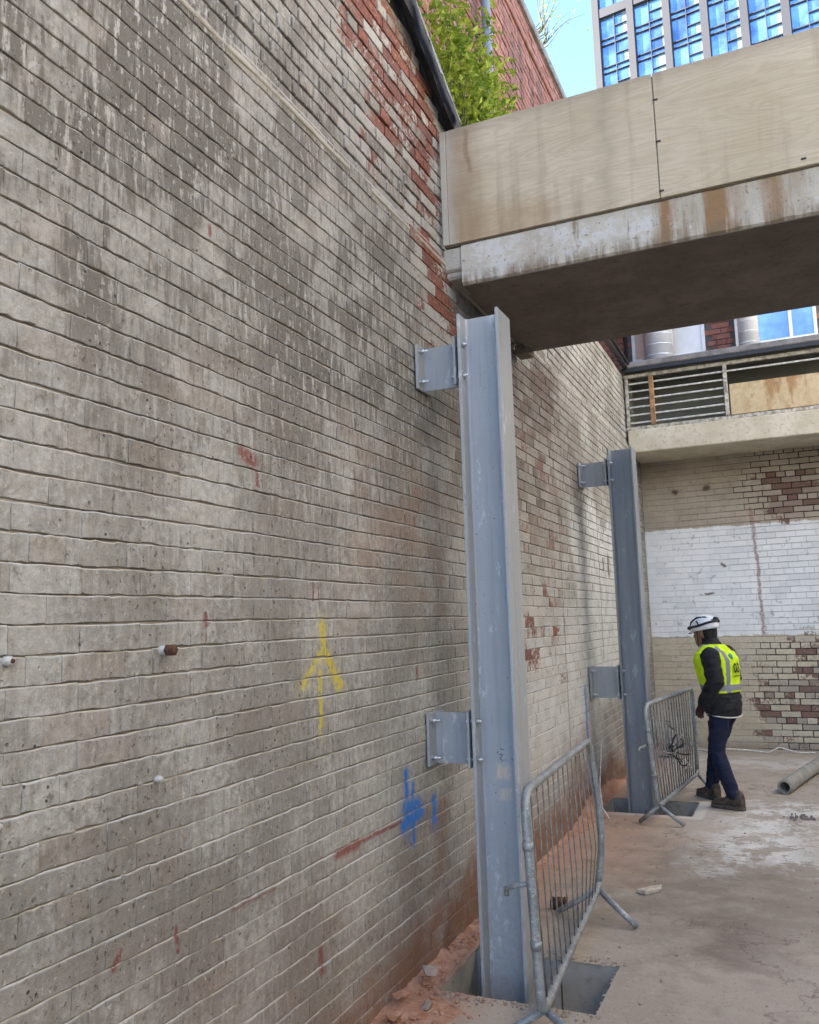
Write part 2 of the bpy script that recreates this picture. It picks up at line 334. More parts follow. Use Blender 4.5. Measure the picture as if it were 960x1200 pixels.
def mat_ply():
    n = NT('plywood_sheet'); P = n.pos(); x, y, z = n.sep(P)
    g = n.noise(n.comb(n.math('MULTIPLY', x, 1.2), 0., n.math('MULTIPLY', z, 9.)), 1.1, 4, .5, 1.2)
    ring = n.math('FRACT', n.math('MULTIPLY', g, 8.)); ring = n.mr(n.math('ABSOLUTE', n.math('SUBTRACT', ring, .5)), 0., .5)
    fib = n.noise(n.comb(n.math('MULTIPLY', x, 5.), 0., n.math('MULTIPLY', z, 90.)), 1., 4, .6)
    big = n.noise(P, 1.6, 5, .6); vs = n.noise(n.comb(n.math('MULTIPLY', x, 6.), 0., n.math('MULTIPLY', z, .7)), 1., 4, .6)
    c = n.mix(n.mr(big, .3, .7), (.50, .41, .275), (.61, .52, .375))
    c = n.mix(n.mul(ring, .36), c, (.38, .295, .19)); c = n.mix(n.mr(fib, .45, .7, 0., .25), c, (.58, .50, .37))
    c = n.mix(n.mul(n.mr(vs, .52, .7), .55), c, (.30, .235, .155))
    S = lambda *a: n.group(G_SEG, x, z, *a)
    wz = n.math('MULTIPLY', n.math('SUBTRACT', n.noise(P, 6., 4), .5), .12)
    xx = n.math('ADD', x, wz)
    S = lambda *a: n.group(G_SEG, xx, z, *a)
    c = n.mix(n.mul(n.mx(n.mul(S(.17, 4.5, .172, 4.25, .035), n.mr(big, .3, .6, .35, .8)), n.mul(S(.13, 4.5, .12, 3.9, .16), .5)), .8), c, (.20, .11, .05))
    c = n.mix(n.mul(n.group(G_BOX, xx, z, .01, 4.2, .06, .4, .08), .7), c, (.45, .43, .38))
    c = n.mix(n.mul(S(.20, 3.9, .55, 3.88, .16), .35), c, (.36, .22, .10))
    c = n.mix(n.mul(n.group(G_BOX, xx, z, .97, 4.2, .04, .4, .08), .4), c, (.30, .25, .18))
    c = n.mix(n.mr(z, 4.44, 4.54, 0., .35), c, (.25, .20, .14))
    n.bump(n.math('ADD', fib, n.math('MULTIPLY', ring, .3)), .25, .004); return n.fin(c, .75, spec=.25)

def mat_beam():
    n = NT('flaking_beam_paint'); P = n.pos(); x, y, z = n.sep(P)
    big = n.noise(P, 2.2, 5, .62); fine = n.noise(P, 18., 6, .7)
    vs = n.noise(n.comb(n.math('MULTIPLY', x, 11.), 0., n.math('MULTIPLY', z, 1.1)), 1., 5, .65)
    c = n.mix(n.mr(big, .3, .7), (.42, .375, .29), (.56, .52, .44))
    c = n.mix(n.mul(n.mr(fine, .5, .66), .6), c, (.36, .335, .30))
    c = n.mix(n.mr(n.math('ADD', n.math('MULTIPLY', fine, .5), n.math('MULTIPLY', big, .5)), .52, .58, 0., .7), c, (.62, .61, .58))
    w = n.math('MULTIPLY', n.math('SUBTRACT', fine, .5), .08); xx = n.math('ADD', x, w)
    rust = n.mx(n.group(G_BOX, xx, z, 1.25, 3.70, .045, .3, .06), n.group(G_BOX, xx, z, 1.50, 3.70, .10, .3, .10), n.mul(n.group(G_BOX, xx, z, 1.80, 3.74, .08, .3, .10), .7), n.mul(n.group(G_BOX, xx, z, .55, 3.74, .08, .3, .15), .3))
    c = n.mix(n.mul(rust, n.mr(vs, .36, .54), .92), c, (.27, .145, .06))
    c = n.mix(n.mul(n.mr(n.math('ADD', n.math('MULTIPLY', vs, .6), n.math('MULTIPLY', fine, .4)), .54, .60), .6), c, (.31, .19, .09))
    c = n.mix(n.mul(n.mr(vs, .55, .66), .6), c, (.24, .17, .10))
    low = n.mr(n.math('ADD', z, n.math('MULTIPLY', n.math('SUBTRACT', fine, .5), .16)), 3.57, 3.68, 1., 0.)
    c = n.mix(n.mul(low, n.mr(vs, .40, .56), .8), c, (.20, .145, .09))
    c = n.mix(n.mr(n.noise(P, 40., 3), .62, .68, 0., .7), c, (.17, .14, .11))
    n.bump(n.math('ADD', fine, n.math('MULTIPLY', big, .4)), .6, .008); return n.fin(c, .8, spec=.25)

def mat_steel(name, col, patch=None):
    n = NT(name); P = n.pos(); x, y, z = n.sep(P)
    a = n.noise(P, 3., 4, .6); b = n.noise(P, 35., 5, .7)
    st = n.noise(n.comb(n.math('MULTIPLY', x, 40.), n.math('MULTIPLY', y, 40.), n.math('MULTIPLY', z, 1.5)), 1., 4, .6)
    c = n.mix(n.mr(a, .3, .7, 0., .5), col, tuple(k*1.14 for k in col))
    c = n.mix(n.mr(st, .5, .75, 0., .3), c, tuple(k*.72 for k in col))
    c = n.mix(n.mr(b, .62, .70, 0., .6), c, tuple(k*.55 for k in col))
    sc_ = n.noise(n.comb(n.math('MULTIPLY', x, 14.), n.math('MULTIPLY', y, 14.), n.math('MULTIPLY', z, 5.)), 1., 5, .75)
    run = n.noise(n.comb(n.math('MULTIPLY', x, 26.), n.math('MULTIPLY', y, 26.), n.math('MULTIPLY', z, .9)), 1., 4, .6)
    c = n.mix(n.mr(run, .50, .62, 0., .35), c, tuple(k*.74 for k in col)); c = n.mix(n.mr(run, .36, .46, .30, 0.), c, (.40, .37, .33))
    c = n.mix(n.mul(n.mr(n.noise(P, 90., 3), .66, .72), n.mr(a, .45, .6)), c, (.16, .075, .035))
    c = n.mix(n.mr(sc_, .60, .64, 0., .6), c, tuple(min(1, k*1.5+.05) for k in col)); c = n.mix(n.mr(sc_, .30, .35, .45, 0.), c, (.16, .13, .11))
    c = n.mix(n.mul(n.mr(z, .0, .9, .5, 0.), n.mr(b, .35, .65)), c, (.33, .27, .215))
    if patch:
        w = n.math('MULTIPLY', n.math('SUBTRACT', n.noise(P, 60., 4, .7), .5), .05)
        xx = n.math('ADD', x, w); zz = n.math('ADD', z, w)
        pm = n.mx(*[n.group(G_BOX, xx, zz, *p, .02) for p in patch])
        c = n.mix(n.mul(pm, n.mr(n.noise(n.comb(n.math('MULTIPLY', x, 60.), 0., n.math('MULTIPLY', z, 22.)), 1., 3), .42, .52, .45, 1.)), c, (.62, .51, .39))
        S = lambda *a: n.group(G_SEG, x, z, *a)
        q = n.mx(S(.345, .985, .365, .985, .003), S(.365, .985, .350, .965, .003), S(.350, .965, .366, .955, .003), S(.355, 1.012, .372, 1.008, .003), S(.342, 1.0, .338, .99, .003))
        c = n.mix(n.mul(q, .8), c, (.07, .07, .08))
    n.bump(b, .15, .003); return n.fin(c, n.mr(a, .3, .7, .42, .58), 0., .45)

def mat_plain(name, col, rough=.6, metal=0., var=.25, sc=12., bump=0., spec=.4):
    n = NT(name); P = n.obj()
    a = n.noise(P, sc, 5, .65)
    c = n.mix(n.mr(a, .35, .65), tuple(k*(1-var) for k in col), tuple(min(1, k*(1+var)) for k in col))
    if bump: n.bump(n.noise(P, sc*3, 5, .65), bump, .006)
    return n.fin(c, rough, metal, spec)

def mat_galv():
    n = NT('galvanised_tube'); P = n.pos()
    a = n.noise(P, 14., 5, .7); b = n.noise(P, 55., 4, .7)
    c = n.mix(n.mr(a, .35, .65), (.225, .235, .23), (.36, .37, .355))
    c = n.mix(n.mr(b, .56, .64, 0., .7), c, (.56, .56, .53)); c = n.mix(n.mr(a, .60, .70, 0., .7), c, (.17, .13, .10))
    return n.fin(c, n.mr(b, .4, .6, .4, .65), .35, .5)

def mat_board():
    n = NT('stained_board'); P = n.pos(); x, y, z = n.sep(P)
    vs = n.noise(n.comb(n.math('MULTIPLY', x, 5.), 0., n.math('MULTIPLY', z, 1.2)), 1., 5, .65); f = n.noise(P, 12., 5, .65)
    c = n.mix(n.mr(f, .3, .7), (.50, .37, .20), (.62, .49, .30)); c = n.mix(n.mr(vs, .48, .62, 0., .8), c, (.34, .175, .065)); c = n.mix(n.mr(f, .58, .7, 0., .6), c, (.22, .14, .08))
    return n.fin(c, .8, spec=.2)
MAT = dict(
    lw=mat_left_wall(), lm=mat_left_mortar(), bw=mat_back_wall(), bm=mat_back_mortar(),
    red=mat_redbrick('old_red_brick', (.21, .085, .06), (.34, .16, .12), .75), redb=mat_redbrick('facade_red_brick', (.17, .06, .04), (.30, .12, .08), .3),
    rmort=mat_plain('dark_mortar', (.10, .085, .075), .9, sc=8.), floor=mat_floor(),
    ground=mat_concrete('outer_ground', (.16, .14, .12), (.22, .2, .17)),
    pit=mat_concrete('pit_concrete', (.33, .30, .25), (.44, .40, .34), (.18, .14, .11), .6, 2.), ply=mat_ply(), beam=mat_beam(),
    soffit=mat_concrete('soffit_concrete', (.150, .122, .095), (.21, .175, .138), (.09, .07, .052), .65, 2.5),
    backbeam=mat_concrete('cream_beam', (.54, .47, .33), (.68, .61, .46), (.34, .27, .18), .75, 2.6),
    mort=mat_concrete('mortar_fillet', (.38, .35, .295), (.46, .43, .37), (.24, .2, .16), .6, 3., .9),
    steel=mat_steel('grey_blue_steel_paint', (.372, .388, .398), [(.365, .905, .034, .034), (.375, .80, .030, .022)]),
    steel2=mat_steel('blue_grey_steel_paint', (.225, .248, .272)), bracket=mat_steel('grey_bracket_paint', (.340, .347, .348)),
    bolt=mat_plain('zinc_bolt', (.55, .56, .56), .35, .7, .15, 60.), galv=mat_galv(),
    black=mat_plain('black_pipe', (.022, .022, .024), .5, sc=20.), lead=mat_plain('roofing_felt', (.045, .045, .048), .75, sc=9., bump=.5, var=.4),
    leadl=mat_plain('torn_felt_edge', (.24, .235, .23), .7, sc=14., bump=.4), rusty=mat_plain('rusty_iron', (.10, .045, .025), .85, .0, .5, 40., .6),
    plug=mat_plain('white_plug', (.50, .47, .42), .6, sc=50.), leaf=None, rubble=None,
    railp=mat_plain('flaking_rail_paint', (.42, .38, .30), .75, 0., .45, 22., .5), railr=mat_plain('rust_post', (.33, .185, .085), .85, 0., .4, 18., .5),
    bars=mat_plain('cream_bars', (.55, .53, .46), .6, 0., .25, 25.), duct=mat_plain('spiral_duct', (.78, .80, .82), .32, .45, .08, 5.), ductw=mat_plain('pale_duct', (.72, .72, .70), .45, .3, .08, 5.),
    wframe=mat_plain('white_window_frame', (.72, .71, .68), .5, 0., .08, 6.),
    panea=mat_plain('tan_pane', (.60, .42, .31), .12, 0., .12, 1.5, spec=.6), paneb=mat_plain('pale_pane', (.66, .61, .55), .12, 0., .12, 1.5, spec=.6), panec=mat_plain('sky_reflection_pane', (.22, .33, .47), .06, .5, .35, 1.2, spec=.6),  # the blue pane's base colour holds the sky's reflection
    coping=mat_concrete('dirty_coping', (.16, .15, .14), (.27, .25, .23), (.06, .055, .05), .7, 4.), towerf=mat_plain('tower_cladding', (.036, .034, .037), .6, 0., .06, .3),
    glass=mat_plain('tower_glass', (.17, .285, .47), .04, .75, .5, .22), pane_reflection=mat_plain('reflection_strip', (.16, .22, .25), .6, 0., .15, .6), tframe=mat_plain('tower_window_frame', (.045, .05, .065), .45, 0., .1, 1.),  # pale strips in the tower glass imitate reflections of the window reveals
    board=mat_board(),
    wood=mat_plain('splintered_wood', (.52, .44, .34), .8, 0., .25, 30., .5), pipe=mat_concrete('dusty_pipe', (.25, .23, .19), (.37, .34, .28), (.13, .10, .08), .5, 6.),
    wire=mat_plain('scrap_wire', (.38, .37, .35), .4, .6, .5, 60.), cord=mat_plain('white_cord', (.72, .68, .62), .8, sc=40.),
)
def mat_leaf():
    n = NT('leaf'); P = n.pos(); a = n.noise(P, 9., 4, .7)
    c = n.mix(n.mr(a, .36, .60), (.11, .20, .022), (.52, .58, .09))
    n.put(n.b.inputs['Transmission Weight'], 0.)
    n.fin(c, .5, 0., .35)
    tr = n.t.nodes.new('ShaderNodeBsdfTranslucent'); n.put(tr.inputs[0], n.mix(.5, c, (.30, .42, .05)))
    mx = n.t.nodes.new('ShaderNodeMixShader'); mx.inputs[0].default_value = .35
    n.t.links.new(n.b.outputs[0], mx.inputs[1]); n.t.links.new(tr.outputs[0], mx.inputs[2]); n.t.links.new(mx.outputs[0], n.out.inputs[0])
    return n.m
MAT['leaf'] = mat_leaf()
def mat_rubble():
    n = NT('brick_rubble'); P = n.pos(); a = n.noise(P, 11., 5, .7); b = n.noise(P, 60., 4, .7)
    c = n.mix(n.mr(a, .35, .65), (.40, .185, .10), (.54, .31, .205)); c = n.mix(n.mr(b, .52, .68, 0., .6), c, (.50, .36, .27)); c = n.mix(n.mr(b, .25, .42, .6, 0.), c, (.14, .075, .05))
    n.bump(n.math('ADD', a, b), .8, .012); return n.fin(c, .95, spec=.1)
MAT['rubble'] = mat_rubble()
MAT['rstock'] = mat_concrete('buff_render', (.42, .37, .285), (.50, .445, .35))
MAT['stem'] = mat_plain('green_stem', (.10, .10, .045), .7)
MAT['dgalv'] = mat_plain('dull_galvanised', (.20, .205, .20), .55, .3, .3, 30.)
MAT['rubg'] = mat_concrete('mortar_lump', (.30, .225, .165), (.42, .33, .255), (.24, .12, .07), .6, 8., .8)

# ------------------------------------------------------------------ mesh helpers
def tag(o, label=None, cat=None, group=None, kind=None):
    if label: o['label'] = label
    if cat: o['category'] = cat
    if group: o['group'] = group
    if kind: o['kind'] = kind
    return o
def thing(name, loc, label, cat, group=None, rz=0.):
    o = bpy.data.objects.new(name, None); COL.objects.link(o); o.location = loc; o.rotation_euler = (0, 0, rz)
    o.empty_display_size = .1
    return tag(o, label, cat, group)
class MB:
    def __init__(s): s.v = []; s.f = []; s.sm = []
    def add(s, vs, fs, smooth=False):
        b = len(s.v); s.v += [tuple(p) for p in vs]; s.f += [tuple(b+i for i in f) for f in fs]; s.sm += [smooth]*len(fs); return s
    def box(s, x0, x1, y0, y1, z0, z1, bev=0.):
        if bev <= 0:
            vs = [(x, y, z) for x in (x0, x1) for y in (y0, y1) for z in (z0, z1)]
            return s.add(vs, [(0, 1, 3, 2), (4, 6, 7, 5), (0, 4, 5, 1), (2, 3, 7, 6), (0, 2, 6, 4), (1, 5, 7, 3)])
        bm = bmesh.new(); bmesh.ops.create_cube(bm, size=1.)
        for q in bm.verts: q.co = Vector(((x0+x1)/2+q.co.x*(x1-x0), (y0+y1)/2+q.co.y*(y1-y0), (z0+z1)/2+q.co.z*(z1-z0)))
        bmesh.ops.bevel(bm, geom=bm.edges[:], offset=bev, segments=1, affect='EDGES', profile=.5)
        bm.verts.index_update()
        s.add([q.co[:] for q in bm.verts], [[q.index for q in f.verts] for f in bm.faces]); bm.free(); return s
    def quad(s, a, b, c, d): return s.add([a, b, c, d], [(0, 1, 2, 3)])
    def tube(s, pts, r, n=8, closed=False, caps=True):
        pts = [Vector(p) for p in pts]; m = len(pts)
        rs = r if isinstance(r, (list, tuple)) else [r]*m
        t = []
        for i in range(m):
            a = pts[(i-1) % m] if (closed or i > 0) else pts[i]; b = pts[(i+1) % m] if (closed or i < m-1) else pts[i]
            t.append((b-a).normalized())
        ref = Vector((0, 0, 1)) if abs(t[0].z) < .9 else Vector((1, 0, 0))
        nrm = t[0].cross(ref).normalized(); vs = []
        for i in range(m):
            nrm = (nrm - t[i]*nrm.dot(t[i])).normalized(); bn = t[i].cross(nrm)
            for k in range(n):
                a = 2*math.pi*k/n; vs.append(pts[i] + (nrm*math.cos(a)+bn*math.sin(a))*rs[i])
        fs = []
        for i in range(m if closed else m-1):
            j = (i+1) % m
            for k in range(n):
                l = (k+1) % n; fs.append((i*n+k, i*n+l, j*n+l, j*n+k))
        if caps and not closed:
            fs.append(tuple(range(n-1, -1, -1))); fs.append(tuple((m-1)*n+k for k in range(n)))
        return s.add(vs, fs, True)
    def loft(s, rings, caps=True, smooth=True):
        n = len(rings[0]); vs = [p for r_ in rings for p in r_]; fs = []
        for i in range(len(rings)-1):
            for k in range(n):
                l = (k+1) % n; fs.append((i*n+k, i*n+l, (i+1)*n+l, (i+1)*n+k))
        if caps: fs.append(tuple(range(n-1, -1, -1))); fs.append(tuple((len(rings)-1)*n+k for k in range(n)))
        return s.add(vs, fs, smooth)
    def mesh(s, name, off=(0, 0, 0)):
        me = bpy.data.meshes.new(name)
        me.from_pydata([(p[0]-off[0], p[1]-off[1], p[2]-off[2]) for p in s.v], [], s.f)
        me.polygons.foreach_set('use_smooth', s.sm); me.update(); return me
    def build(s, name, mat, parent=None, local=False):
        off = (0, 0, 0) if (parent is None or local) else wloc(parent)
        me = s.mesh(name, off); me.materials.append(mat)
        o = bpy.data.objects.new(name, me); COL.objects.link(o)
        if parent is not None: o.parent = parent
        return o
    def build_at(s, name, mat, loc):                                # a top-level mesh with its origin at loc
        me = s.mesh(name, loc); me.materials.append(mat); o = bpy.data.objects.new(name, me); COL.objects.link(o); o.location = loc; return o
def wloc(o):
    l = Vector(o.location)
    while o.parent is not None: o = o.parent; l += Vector(o.location)
    return l
def ell(c, ux, uy, n=20, p=2.0):
    c = Vector(c); ux = Vector(ux); uy = Vector(uy); out = []
    for k in range(n):
        a = 2*math.pi*k/n; ca, sa = math.cos(a), math.sin(a)
        out.append(c + ux*(math.copysign(abs(ca)**(2/p), ca)) + uy*(math.copysign(abs(sa)**(2/p), sa)))
    return out
def shade_auto(o, ang=35):
    me = o.data; bm = bmesh.new(); bm.from_mesh(me)
    for e in bm.edges:
        if len(e.link_faces) == 2 and e.calc_face_angle(0) > R(ang): e.smooth = False
    for f in bm.faces: f.smooth = True
    bm.to_mesh(me); bm.free()

# ------------------------------------------------------------------ bricks
def brick_geo(rg, L, H, gu, gv, jit=.0016, bev=.004, depth=.03, out=.0, nu=6, nv=3, ebev=None, bbev=None):
    """brick in (u, v, w): centred, face at w=0 + out"""
    hl, hh = (L-gu)/2, (H-gv)/2; eb = bev if ebev is None else ebev; bb = bev if bbev is None else bbev
    V = []; F = []
    wj = [[rg.uniform(-1, 1)*jit*.45 for _ in range(nv)] for _ in range(nu)]
    def ej(): return rg.uniform(-1, 1)*jit
    for i in range(nu):
        for j in range(nv):
            u = -hl+eb+(2*hl-2*eb)*i/(nu-1); v = -hh+bb+(2*hh-bb-bev)*j/(nv-1)
            if j in (0, nv-1): v += ej()
            V.append((u, v, out+wj[i][j]))
    g = lambda i, j: i*nv+j
    for i in range(nu-1):
        for j in range(nv-1): F.append((g(i, j), g(i+1, j), g(i+1, j+1), g(i, j+1)))
    per = [(i, 0) for i in range(nu-1)]+[(nu-1, j) for j in range(nv-1)]+[(i, nv-1) for i in range(nu-1, 0, -1)]+[(0, j) for j in range(nv-1, 0, -1)]
    m = len(per); b1 = len(V)
    for (i, j) in per:
        u, v, w = V[g(i, j)]
        du = eb if i == nu-1 else (-eb if i == 0 else 0); dv = bev if j == nv-1 else (-bb if j == 0 else 0)
        V.append((u+du, v+dv*1.0, out-(bev*.95 if dv > 0 else (bb*.9 if dv < 0 else eb*.5))+ej()*.4))
    b2 = len(V)
    for k in range(m): V.append((V[b1+k][0], V[b1+k][1], -depth))
    for k in range(m):
        l = (k+1) % m; a, b = g(*per[k]), g(*per[l])
        F.append((a, b1+k, b1+l, b)); F.append((b1+k, b2+k, b2+l, b1+l))
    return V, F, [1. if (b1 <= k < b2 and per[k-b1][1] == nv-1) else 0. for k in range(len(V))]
def lattice(u0, u1, v0, v1, keep=None):
    res = []
    c = math.floor((v0-V0)/COURSE)
    while V0+c*COURSE < v1-.01:
        hd = (c % 4 == 0); w = .1125 if hd else .225; off = (c % 2)*.1125+(.05625 if hd else 0)
        k = math.floor((u0+off)/w)
        while k*w-off < u1-1e-4:
            a, b = max(k*w-off, u0), min((k+1)*w-off, u1)
            zc = V0+(c+.5)*COURSE
            if b-a > .03 and (keep is None or keep((a+b)/2, zc)): res.append(((a+b)/2, zc, b-a, c))
            k += 1
        c += 1
    return res
def brickwork(parent, cells, to_world, mat, style, nobj, seed, visible, stuff_name='brickwork', waves=.003, zones=None):
    """the nobj bricks that show largest as objects, the rest as one stuff mesh"""
    rg = random.Random(seed); ploc = wloc(parent)
    def wave(u, c): return waves*math.sin(u*1.3+c*.12)+waves*.6*math.sin(u*3.4+c*.21+1.)
    scored = []
    for cell in cells:
        u, v, L, c = cell; s = -1
        if nobj and visible(u, v):
            ps = [proj(to_world(u+a*L/2, v+b*.033, 0)) for a, b in ((-1, -1), (1, -1), (1, 1), (-1, 1))]
            if all(ps) and any(0 < p[0] < 960 and 0 < p[1] < 1200 for p in ps):
                s = abs(sum(ps[i][0]*ps[(i+1) % 4][1]-ps[(i+1) % 4][0]*ps[i][1] for i in range(4)))
        scored.append((s, cell))
    scored.sort(key=lambda q: -q[0])
    var = {}
    SV = []; SF = []; SA = []; SB = []; SL = []
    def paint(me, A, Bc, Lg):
        me.attributes.new('arris_light', 'FLOAT', 'POINT').data.foreach_set('value', Lg)
        for nm, dat in (('zone_a', A), ('zone_b', Bc)):
            at = me.attributes.new(nm, 'FLOAT_COLOR', 'POINT'); at.data.foreach_set('color', [x_ for t_ in dat for x_ in t_])
    Bu = Vector(to_world(1, 0, 0))-Vector(to_world(0, 0, 0)); Bw = Vector(to_world(0, 0, 1))-Vector(to_world(0, 0, 0))
    B3 = Matrix((Bu, (0, 0, 1), Bw)).transposed()
    for i, (s, (u, v, L, c)) in enumerate(scored):
        st = style(u, v); z = v+wave(u, c); sl_ = (wave(u+.1, c)-wave(u-.1, c))/.2
        if i < nobj and s > 0:
            key = (round(L, 3), st['k'], rg.randrange(9)) if zones is None else i
            if key not in var:
                V, F, LG = brick_geo(rg, L, COURSE, st['gu']*rg.uniform(.6, 1.4), st['gv']*rg.uniform(.8, 1.2), st['jit'], st['bev'], ebev=st.get('eb'), bbev=st.get('bb'), out=0.)
                me = bpy.data.meshes.new('brick'); me.from_pydata([tuple(B3 @ Vector(p)) for p in V], [], F)
                me.materials.append(mat); me.update(); var[key] = me
                if zones:
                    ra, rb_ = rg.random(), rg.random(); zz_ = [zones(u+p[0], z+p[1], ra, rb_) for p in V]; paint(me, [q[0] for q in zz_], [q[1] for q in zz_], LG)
            o = bpy.data.objects.new('brick', var[key]); COL.objects.link(o); o.parent = parent
            o.location = Vector(to_world(u, z, st['out']+rg.uniform(-1, 1)*st['oj'])) - ploc
            o.rotation_euler = Matrix.Rotation(sl_, 3, Bw*-1 if False else Bw).to_euler()
        else:
            V, F, LG = brick_geo(rg, L, COURSE, st['gu']*rg.uniform(.6, 1.4), st['gv']*rg.uniform(.8, 1.2), st['jit'], st['bev'], ebev=st.get('eb'), bbev=st.get('bb'), out=0., nu=4 if L < .15 else 6)
            o_ = st['out']+rg.uniform(-1, 1)*st['oj']; b = len(SV)
            for p in V: SV.append(Vector(to_world(u+p[0], z+p[1]+p[0]*sl_, p[2]+o_)) - ploc)
            SF += [tuple(b+k for k in f) for f in F]
            if zones:
                ra, rb_ = rg.random(), rg.random()
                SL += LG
                for p in V: q = zones(u+p[0], z+p[1], ra, rb_); SA.append(q[0]); SB.append(q[1])
    if SF:
        me = bpy.data.meshes.new(stuff_name); me.from_pydata([tuple(p) for p in SV], [], SF)
        me.materials.append(mat); me.update()
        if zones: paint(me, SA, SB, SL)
        o = bpy.data.objects.new(stuff_name, me); COL.objects.link(o); o.parent = parent; o['kind'] = 'stuff'

# ------------------------------------------------------------------ ground and courtyard floor
X1, Y0, Y1 = 5.4, -7.0, 11.4
def plane_with_holes(xs, ys, holes, z):
    m = MB()
    for i in range(len(xs)-1):
        for j in range(len(ys)-1):
            cx, cy = (xs[i]+xs[i+1])/2, (ys[j]+ys[j+1])/2
            if any(h[0] < cx < h[1] and h[2] < cy < h[3] for h in holes): continue
            m.quad((xs[i], ys[j], z), (xs[i+1], ys[j], z), (xs[i+1], ys[j+1], z), (xs[i], ys[j+1], z))
    return m
H1 = (.115, .825, 3.715, 4.235); H2 = (.06, .815, 7.49, 8.07)
g = plane_with_holes([-1500, -.6, X1+.4, 1500], [-1500, Y0-.4, Y1+.5, 1500], [(-.6, X1+.4, Y0-.4, Y1+.5)], -.012).build('ground', MAT['ground']); tag(g, kind='structure')
fl = plane_with_holes([-.05, H2[0], H1[0], H2[1], H1[1], X1+.02], [Y0, H1[2], H1[3], H2[2], H2[3], Y1+.03], [H1, H2], 0.).build('floor', MAT['floor']); tag(fl, kind='structure')
def pit(h, depth, lab):
    t = thing('foundation_pit', ((h[0]+h[1])/2, (h[2]+h[3])/2, -depth), lab, 'pit', 'foundation pits under the columns')
    x0, x1, y0, y1 = h; w = .06
    MB().box(x0-w, x0, y0-w, y1+w, -depth, -.003).build('side_wall', MAT['pit'], t)
    MB().box(x1, x1+w, y0-w, y1+w, -depth, -.003).build('side_wall', MAT['pit'], t)
    MB().box(x0, x1, y0-w, y0, -depth, -.004).build('side_wall', MAT['pit'], t)
    xm = x0+(x1-x0)*.60
    MB().box(x0, xm-.004, y1, y1+w, -depth, -.004).build('back_panel', MAT['pit'], t)
    MB().box(xm+.004, x1, y1+.006, y1+w, -depth, -.004).build('back_panel', MAT['pit'], t)
    MB().box(x0-w, x1+w, y0-w, y1+w, -depth-.08, -depth).build('base', MAT['pit'], t)
    return t
pit(H1, .46, 'square concrete-lined pit in the floor at foot of the nearest steel column')
pit(H2, .40, 'square concrete-lined pit in the floor under the farther steel column')

# ------------------------------------------------------------------ left painted brick wall
wall = thing('brick_wall', (0, 5.5, 0), 'tall painted brick wall running along the left, greyish cream with spray marks', 'wall')
LEDGE = 3.735
def wtop(y):
    if y < 4.62: return min(4.655 + (4.62-y)*.535, 6.6)
    return 4.68
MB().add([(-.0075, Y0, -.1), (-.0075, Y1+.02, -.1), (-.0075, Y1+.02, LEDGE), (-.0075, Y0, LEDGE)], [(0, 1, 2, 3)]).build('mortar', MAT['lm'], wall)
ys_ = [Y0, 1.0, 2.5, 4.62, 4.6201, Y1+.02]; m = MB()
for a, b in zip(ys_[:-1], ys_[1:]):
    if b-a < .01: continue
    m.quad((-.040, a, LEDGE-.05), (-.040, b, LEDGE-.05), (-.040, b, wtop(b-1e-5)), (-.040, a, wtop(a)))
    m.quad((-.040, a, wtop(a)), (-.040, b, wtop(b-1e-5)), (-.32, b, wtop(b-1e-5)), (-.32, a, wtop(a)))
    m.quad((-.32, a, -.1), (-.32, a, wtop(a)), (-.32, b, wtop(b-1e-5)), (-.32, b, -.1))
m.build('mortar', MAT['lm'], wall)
def lstyle(u, v):
    if v > LEDGE: return dict(k=1, gu=.010, gv=.0125, jit=.0024, bev=.003, out=-.025, oj=.004)
    if (u > 4.4 and v > 1.9) or u > 8.9: return dict(k=2, gu=.005, gv=.008, jit=.0018, bev=.005, bb=.002, eb=.003, out=0., oj=.003)
    if u > 2.9: return dict(k=3, gu=.0034, gv=.0052, jit=.0022, bev=.0050, bb=.0016, eb=.0024, out=0., oj=.0022)
    return dict(k=0, gu=.0008, gv=.0044, jit=.0026, bev=.0050, bb=.0016, eb=.0015, out=0., oj=.0017)
cells = lattice(.0, Y1, -.08, 6.2, keep=lambda u, v: v < wtop(u)-.04)
lw_to = lambda u, v, w: (w, u, v)
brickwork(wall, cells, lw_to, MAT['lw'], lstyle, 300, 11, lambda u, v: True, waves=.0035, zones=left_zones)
# mortar fillet along the set-back
m = MB(); rings = []
N = 150
for i in range(N+1):
    y = Y0*0+.0+(11.4)*i/N; j = .006*mnoise.noise((y*4, 0, 0))+.004*mnoise.noise((y*17, 3, 0)); zz = LEDGE+.010*mnoise.noise((y*1.7, 5, 0))
    rings.append([Vector((-.036, y, zz-.03)), Vector((.001+j*.6, y, zz-.03)), Vector((.002+j*.6, y, zz-.012)), Vector((-.012+j*.8, y, zz+.028)), Vector((-.036, y, zz+.062))])
m.loft(rings).build('mortar_fillet', MAT['mort'], wall)

# bolts and plugs left in the wall
def wall_bolt(y, z, lab, L=.045, r=.012, rust=True):
    t = thing('wall_bolt', (0, y, z), lab, 'bolt', 'old fixings in the brick wall')
    m = MB(); m.tube([(-.02, y, z), (.012, y, z), (.02, y, z)], [r*1.3, r*1.25, r*.8], 10); m.build('plug', MAT['plug'], t)
    m = MB(); m.tube([(.0, y, z), (L, y, z)], r*.62, 8)
    if rust: m.tube([(L-.022, y, z), (L-.02, y, z), (L+.004, y, z), (L+.006, y, z)], [r*.7, r*1.5, r*1.5, r*.9], 6)
    m.build('shank', MAT['rusty'], t)
wall_bolt(2.005, 1.567, 'rusty bolt in a white plug left of the yellow arrow', .042, .012)
wall_bolt(1.99, 1.203, 'small white plug with a short stub, below the rusty bolt', .016, .008, False)
wall_bolt(1.462, 1.563, 'white plug at the very left edge level with the rusty bolt', .022, .010, False)
